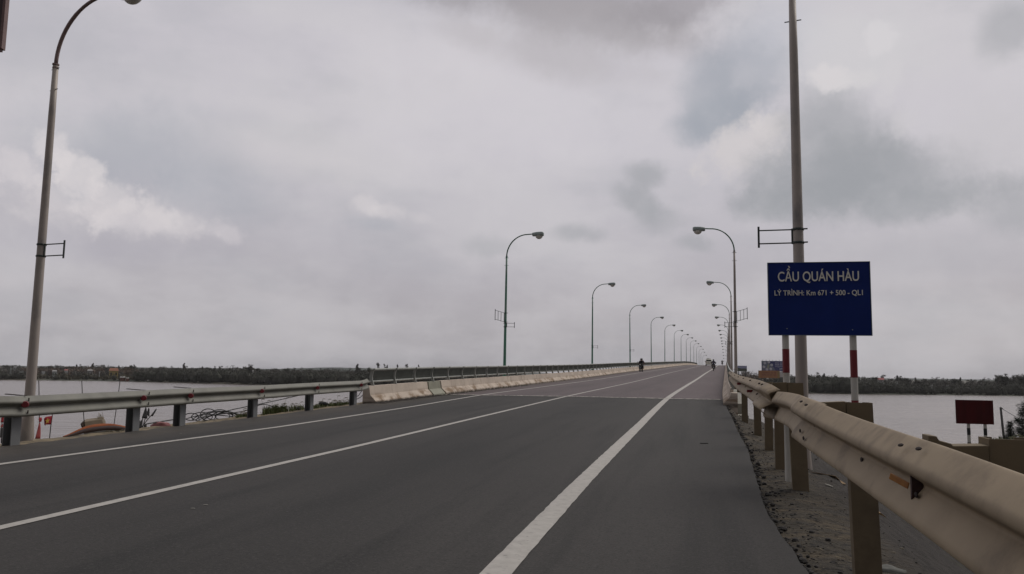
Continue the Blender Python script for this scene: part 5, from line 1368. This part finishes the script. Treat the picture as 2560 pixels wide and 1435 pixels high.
back = Vector((-.12, .30, .03)); mb = MB(); mb.rings([[f4[0], f4[1], f4[3], f4[2]], [p+back for p in (f4[0], f4[1], f4[3], f4[2])]])
bx_ = world_part(mb, 'box_body', mat('weathered_board', (.21, .165, .115), (.15, .12, .085), 4, .9), root); bevel(bx_, .01)
mb = MB(); mb.rings([[f4[0], f4[2], f4[2]+Vector((-.05, -.02, .01)), vpx(201, 1060, -12.0)], [p+back*.8 for p in (f4[0], f4[2], f4[2]+Vector((-.05, -.02, .01)), vpx(201, 1060, -12.0))]]); world_part(mb, 'open_flap', mat('dark_board', (.06, .04, .03), (.04, .03, .025), 5, .9), root)
mb = MB()
for k in range(14):
    p = vpx(244+k*1.0, 1048, -12.05); q2 = p+Vector((rnd.uniform(-.06, .06), 0, rnd.uniform(.04, .13))); mb.tube([p, (p+q2)/2+Vector((.01, 0, .01)), q2], .003, 4)
world_part(mb, 'straw', mat('straw', (.30, .25, .15), (.24, .2, .12), 5, .9), root)
# slab under the duct
root = empty('concrete_slab', vpx(250, 1083, -11.8), 0, 'grey concrete slab under the right half of the orange duct', 'slab')
a4 = [vpx(214, 1079, -11.85), vpx(268, 1073, -11.85), vpx(275, 1081, -11.80), vpx(205, 1090, -11.80)]
world_part(MB().rings([a4, [p+Vector((-.05, .35, 0)) for p in a4]]), 'slab', M_CONCD, root)
# black cables: tangled coil and strung lines
M_CABLE = mat('black_cable', (.012, .012, .013), (.02, .02, .02), 10, .6)
root = empty('cable_coil', vpx(540, 1050, -11.8), 0, 'tangled coil of black cable on the left verge', 'cable')
mb = MB(); rc = random.Random(5)
for k in range(7):
    u0, u1 = 452+rc.uniform(0, 60), 590+rc.uniform(0, 46); hgt = rc.uniform(12, 26); l0 = -11.75-rc.uniform(0, .35)
    pts = []
    for i in range(19):
        t = i/18; base = 1052-(u0+(u1-u0)*t-450)*.052
        pts.append(vpx(u0+(u1-u0)*t, base-hgt*math.sin(PI*t)**(.7+.3*(k % 3))*(1 if k % 2 else (1-.5*t)), l0-.12*math.sin(t*5+k)))
    mb.tube(catmull(pts, .08), .011, 6)
for (uc, vc, ru, rv) in ((521, 1037, 20, 15), (505, 1042, 26, 11), (545, 1040, 30, 10), (478, 1042, 18, 9), (560, 1041, 22, 9)):
    mb.tube([vpx(uc+ru*math.cos(a), vc+rv*math.sin(a), -11.85-.1*math.cos(a*2)) for a in np.linspace(0, 2*PI, 30)], .011, 6)
world_part(mb, 'cable', M_CABLE, root, smooth=True)
def cable(pp, r, label, l=-11.75):
    pts = catmull([vpx(u, v, l) for u, v in pp], .15); o = MB().tube(pts, r, 6).build('cable', M_CABLE, None, smooth=True); tag(o, label, 'cable', 'cables strung along the left verge')
cable([(345, 1073), (362, 1061), (400, 1054.5), (433, 1049), (455, 1046)], .012, 'black cable running from the black rags to the third crash barrier post')
cable([(556, 1030), (590, 1022), (620, 1016), (660, 1008), (710, 997), (762, 985)], .012, 'upper black cable rising right from the coil behind two posts')
cable([(560, 1034), (590, 1031), (620, 1025), (650, 1012), (668, 1012), (690, 1019), (712, 1026)], .011, 'lower black cable drooping into the weeds right of the coil')
cable([(888, 994), (897, 988), (904, 978), (907, 972)], .012, 'short cable hanging at the end of the left crash barrier', -11.35)
cable([(888, 999), (900, 994), (910, 984), (913, 977)], .012, 'lower short cable hanging at the end of the left crash barrier', -11.35)
# litter
def lump(name, c, r, m, label, cat, seed, sq=(1, 1, .6)):
    bm = bmesh.new(); bmesh.ops.create_icosphere(bm, subdivisions=3, radius=1)
    for v in bm.verts:
        k = 1+.35*mnoise.noise(v.co*1.7+Vector((seed, 0, 0)))+.15*mnoise.noise(v.co*4+Vector((seed, 3, 0))); v.co = Vector((v.co.x*r*sq[0]*k, v.co.y*r*sq[1]*k, v.co.z*r*sq[2]*k))
    me = bpy.data.meshes.new(name); bm.to_mesh(me); bm.free(); me.shade_smooth(); o = bpy.data.objects.new(name, me); COL.objects.link(o); me.materials.append(m); o.location = c; tag(o, label, cat); return o
lump('sack', vpx(402, 1064, -11.7), .13, mat('pink_sack', (.34, .15, .15), (.28, .12, .12), 5, .9), 'crumpled pink sack on the left verge between two posts', 'sack', 2, (1.5, 1, .65))
for i, (u, v, t) in enumerate(((528, 1058, 'left piece of white litter below the cable coil'), (537, 1057, 'right piece of white litter below the cable coil'))):
    lump('litter', vpx(u, v, -11.3), .045, M_HW, t, 'litter', 5+i, (1.2, .8, .5))
lump('sack', vpx(808, 1009, -11.6), .10, M_FBLK, 'black plastic bag among the weeds near the barrier end', 'bag', 9, (1.4, 1, .6))
lump('sack', vpx(745, 1022, -11.6), .06, M_FBLK, 'small black bag among the weeds left of the fifth post', 'bag', 12, (1.2, 1, .8))
# weeds
M_WEED = mat('weed_leaf', (.10, .115, .035), (.06, .075, .025), 6, .9); M_SEED = mat('seed_head', (.30, .27, .22), (.22, .2, .16), 6, .9)
def weeds(ranges, n, hgt, m=M_WEED):
    mb = MB(); sd_ = MB(); rw = random.Random(8)
    for _ in range(n):
        u0, u1, v0, v1, dens = ranges[rw.randrange(len(ranges))]
        t = rw.random(); u = u0+(u1-u0)*t; b_ = vpx(u, v0+(v1-v0)*t, -11.45-rw.uniform(0, .5)); s_, L_ = toSL(b_); b_.z = ground_z(s_, L_)-.02
        h = hgt*rw.uniform(.4, 1.1)*dens; a = rw.uniform(0, 2*PI); le = Vector((math.cos(a), math.sin(a), 0))*h*rw.uniform(.2, .8); wv = Vector((-math.sin(a), math.cos(a), 0))*.009
        mb.add([b_-wv, b_+wv, b_+le*.5+UP*h*.7+wv*.8, b_+le*.5+UP*h*.7-wv*.8, b_+le+UP*h*.9], [(0, 1, 2, 3), (3, 2, 4)])
        if rw.random() < .03: 
            top = b_+le+UP*h*rw.uniform(1.2, 2.0); mb.tube([b_, b_+le*.4+UP*h*.9, top], .003, 4); sd_.tube([top, top+Vector((.05, .02, .015)), top+Vector((.09, .03, 0))], [.006, .011, .004], 5)
    tag(mb.build('grass', m), kind='stuff')
    if sd_.v: tag(sd_.build('grass_seed_heads', M_SEED), kind='stuff')
weeds([(655, 760, 1042, 1031, 1.0), (660, 715, 1041, 1036, 1.25), (783, 866, 1026, 1016, .8), (590, 625, 1052, 1047, .5), (820, 880, 1021, 1014, .6), (250, 320, 1092, 1083, .15)], 2600, .19)

# ------------------------------------------------------------------ right verge: stones, moss, scraps
def stones(n):
    mbs = [MB(), MB()]; rs = random.Random(21)
    for _ in range(n):
        s = 4.6+21*rs.random()**1.6; x = abs(rs.gauss(.0, .20 if rs.random() < .7 else .5)); L = edge_right(s)+delta(s)+x
        if rs.random() < .15: L += rs.uniform(0, 1.2)
        r = rs.uniform(.004, .013)*(2.2 if rs.random() < .10 else 1); z = ground_z(s, L) if x > .02 else surf(s, 0)
        c = WL(s, L, z+r*.2); mb = mbs[rs.random() < .28]; rings = []
        for zz, q in ((-.6, .7), (.0, 1.0), (.55, .6)): rings.append([c+Vector((r*q*math.cos(2*PI*j/6)*rs.uniform(.7, 1.3), r*q*math.sin(2*PI*j/6)*rs.uniform(.7, 1.3), r*.8*zz)) for j in range(6)])
        mb.rings(rings)
    tag(mbs[0].build('gravel', mat('dark_grit', (.026, .023, .021), (.018, .017, .016), 30, .95)), kind='stuff'); tag(mbs[1].build('gravel', mat('pale_grit', (.12, .10, .07), (.085, .072, .055), 30, .95)), kind='stuff')
stones(1500)
mb = MB(); rs = random.Random(33)
for k in range(260):
    s = 4.8+22*rs.random()**1.5; L = edge_right(s)+delta(s)+jag(s, 1)+abs(rs.gauss(.02, .05)); r = rs.uniform(.012, .034)
    c = WL(s, L, surf(s, 0)-.045+rs.uniform(-.01, .03)); mb.rings([[c+Vector((r*q*math.cos(2*PI*j/7)*rs.uniform(.7, 1.3), r*q*math.sin(2*PI*j/7)*rs.uniform(.7, 1.3), r*.75*z)) for j in range(7)] for z, q in ((-.8, .7), (-.1, 1.05), (.6, .75), (.85, .35))])
tag(mb.build('gravel', mat('broken_asphalt', (.040, .036, .032), (.022, .020, .019), 25, .95, bump=.4)), kind='stuff')
mb = MB(); rw = random.Random(4)
for _ in range(2200):
    s = rw.uniform(1.8, 4.6); L = .95+rw.gauss(.35, .28)+delta(s)*.9
    b_ = WL(s, L, ground_z(s, L)-.01); h = rw.uniform(.02, .07); a = rw.uniform(0, 6.28); le = Vector((math.cos(a), math.sin(a), 0))*h*.7; wv = Vector((-math.sin(a), math.cos(a), 0))*.004
    mb.add([b_-wv, b_+wv, b_+le+UP*h], [(0, 1, 2)])
tag(mb.build('grass', mat('moss_green', (.06, .07, .025), (.045, .05, .02), 8, .95)), kind='stuff')
def on_ground(u, v):
    d = ray(u, v); t = 1.5
    while t < 40:
        P = d*t; s, L = toSL(P)
        if P.z < ground_z(s, L) and L-delta(s) > -.05: return P
        t *= 1.002
    return d*10
def strip(name, pix, w, m, label, cat, th=.006, lift=.012):
    P = [on_ground(u, v)+UP*lift for u, v in pix]; mb = MB(); rings = []
    for i, p in enumerate(P):
        t = (P[min(i+1, len(P)-1)]-P[max(i-1, 0)]); t.normalize(); n = t.cross(UP).normalized(); k = w*(.6+.4*math.sin(PI*i/(len(P)-1)))
        rings.append([p-n*k, p+n*k, p+n*k+UP*th, p-n*k+UP*th])
    o = mb.rings(rings).build(name, m); tag(o, label, cat); return o
M_OCHRE = mat('ochre_scrap', (.26, .165, .075), (.19, .125, .06), 8, .9)
strip('bark_strip', [(2030, 1183), (2052, 1187), (2080, 1192), (2098, 1202), (2110, 1213)], .05, M_OCHRE, 'long ochre strip of bark on the slope beside the lamp base', 'scrap')
strip('bark_strip', [(2186, 1275), (2198, 1286), (2214, 1296)], .02, M_OCHRE, 'short ochre strip on the dark slope right of the near post', 'scrap')
strip('paper_scrap', [(2063, 1213), (2072, 1216), (2082, 1220)], .014, M_CONCD, 'white paper scrap on the slope below the ochre strip', 'litter')
strip('paper_scrap', [(2385, 1370), (2398, 1378), (2410, 1388)], .006, M_CONCD, 'thin white scrap on the dark slope below the rail', 'litter')
lump('concrete_lump', on_ground(2215, 1425)+Vector((0, 0, -.03)), .11, mat('pale_lump', (.16, .16, .145), (.07, .07, .064), 6, .95), 'pale broken lump of concrete behind the nearest full post', 'rubble', 15, (1.3, .7, .55))
s, l, P = hit(1760, 1109)
o = MB().box((0, 0, 0), .14, .05, .012).build('rubber_strip', M_TYRE); o.location = P+UP*.008; o.rotation_euler = (0, 0, .1); bevel(o, .004); tag(o, 'small black strip of rubber lying on the right shoulder', 'litter')
for (u, v, t) in ((482, 1272, 'left pale scrap on the asphalt in the near lane'), (514, 1263, 'right pale scrap on the asphalt in the near lane'), (452, 1084, 'tiny pale scrap beside the left edge line')):
    s, l, P = hit(u, v); o = lump('litter', P+UP*.005, .014, M_CONCD, t, 'litter', u, (1.6, .8, .15))

# ------------------------------------------------------------------ right bank: utility pole, wire, shrubs
def bank(u, d):
    P = px(u, 1000, d); s, L = toSL(P); return Vector((P.x, P.y, ground_z(s, L)))
d = 40.0; b_ = bank(2512, d); top = px(2501.5, 1018, d); low = px(2509.5, 1095, d)
base = low+(low-top)*((low.z-b_.z)/(top.z-low.z))
root = empty('utility_pole', base, 0, 'short leaning wooden utility pole on the right bank', 'utility pole')
world_part(MB().tube([base-UP*.4, low, top], [.062, .058, .05], 10), 'pole', mat('pole_wood', (.10, .095, .09), (.07, .066, .062), 3, .9), root, smooth=True)
world_part(MB().box(top+Vector((.03, 0, -.07)), .12, .06, .05), 'bracket', M_BRKT, root)
end = px(2640, 1066, d+6); st_ = top+Vector((.08, 0, -.08))
o = MB().tube([st_+(end-st_)*t+UP*(-.28*math.sin(PI*t)) for t in np.linspace(0, 1, 16)], .011, 6).build('wire', M_CABLE, None, smooth=True); tag(o, 'thin wire from the leaning utility pole toward the right edge', 'wire')
st2 = top+(low-top)*.33; en2 = bank(2477, d-1.5)
o = MB().tube([st2, (st2+en2)/2, en2], .004, 5).build('wire', M_CABLE, None, smooth=True); tag(o, 'fine stay wire slanting down left from the utility pole', 'wire')
def near_tree(u0, base_d, parts, label, name, seed, m):
    """branches given as (u, v, radius px) clusters seen on the photograph, spread in depth around the trunk"""
    rt_ = random.Random(seed); b_ = bank(u0, base_d); root = empty(name, b_, 0, label, 'tree' if 'tree' in name else 'shrub'); mb = MB(); tm = MB()
    topv = min(v for _, v, _ in parts); tp_ = px(u0, topv+10, base_d); tm.tube([b_-UP*.3, (b_+tp_)/2, tp_], [.09, .055, .02], 8)
    for u, v, r in parts:
        c = px(u, v, base_d+rt_.uniform(-.5, .5)); R_ = r*base_d/F; k = min(max((c.z-b_.z-.3)/(max(tp_.z-b_.z, .1)), .05), 1); st_ = b_+(tp_-b_)*k*.85
        tm.tube([st_, (st_+c)/2+UP*.05, c], [.028, .016, .006], 6)
        for _ in range(int(60+900*R_)):
            a = Vector((rt_.gauss(0, .5), rt_.gauss(0, .5), rt_.gauss(0, .4)))*R_; p = c+a; dr = Vector((rt_.gauss(0, 1), rt_.gauss(0, 1), rt_.gauss(.5, .7))).normalized()*rt_.uniform(.10, .22); sd2 = dr.orthogonal().normalized()*.012
            mb.add([p-sd2, p+sd2, p+dr], [(0, 1, 2)])
    world_part(mb, 'crown', m, root); world_part(tm, 'trunk', M_TRUNK, root, smooth=True)
M_CAS = mat('casuarina_needles', (.022, .026, .020), (.04, .044, .034), 2, .9, spec=.2)
near_tree(2572, 34, [(2562, 1022, 14), (2558, 1036, 12), (2575, 1012, 14), (2570, 1050, 18), (2544, 1052, 6), (2552, 1056, 10), (2560, 1070, 16), (2548, 1075, 8), (2556, 1086, 14), (2585, 1035, 20), (2590, 1065, 20), (2575, 1090, 18)], 'dark casuarina tree cut off by the right edge of the frame', 'casuarina_tree', 3, M_CAS)
near_tree(2526, 36, [(2525.5, 1058, 3), (2525, 1066, 5), (2524, 1076, 8), (2528, 1084, 10), (2530, 1093, 12), (2520, 1094, 10)], 'small young conifer shrub right of the utility pole', 'conifer_shrub', 4, M_CAS)
weeds_mb = MB(); rw = random.Random(14)
for _ in range(900):
    u = rw.uniform(2462, 2600); d_ = rw.uniform(30, 44); b_ = bank(u, d_); tz = px(u, 1096-8*smooth(2490, 2540, u)+rw.uniform(-2, 10), d_).z
    a = rw.uniform(0, 6.28); h = max(tz-b_.z, .4); wv = Vector((-math.sin(a), math.cos(a), 0))*.02; le = Vector((math.cos(a), math.sin(a), 0))*.12
    weeds_mb.add([b_-wv, b_+wv, b_+le+UP*h], [(0, 1, 2)])
    for q in range(3):
        t = rw.uniform(.5, 1); p = b_+le*t+UP*h*t; e = Vector((rw.gauss(0, 1), rw.gauss(0, 1), rw.gauss(0, 1))).normalized()*.11; f2 = e.orthogonal().normalized()*.05; weeds_mb.add([p-e, p-f2, p+e, p+f2], [(0, 1, 2, 3)])
tag(weeds_mb.build('bank_scrub', mat('bank_scrub_leaf', (.10, .095, .045), (.06, .065, .03), 2, .95)), kind='stuff')

# ------------------------------------------------------------------ the air over the river
hz = MB().box((0, 850, 2.5), 5600, 3100, 26).build('haze', None); tag(hz, kind='stuff')
mh = bpy.data.materials.new('haze'); mh.use_nodes = True; nt = mh.node_tree; nt.nodes.remove(nt.nodes['Principled BSDF'])
pv = nt.nodes.new('ShaderNodeVolumePrincipled'); pv.inputs['Color'].default_value = (.90, .89, .90, 1); pv.inputs['Density'].default_value = HAZE; pv.inputs['Anisotropy'].default_value = .2
nt.links.new(pv.outputs[0], nt.nodes['Material Output'].inputs['Volume']); hz.data.materials.append(mh)
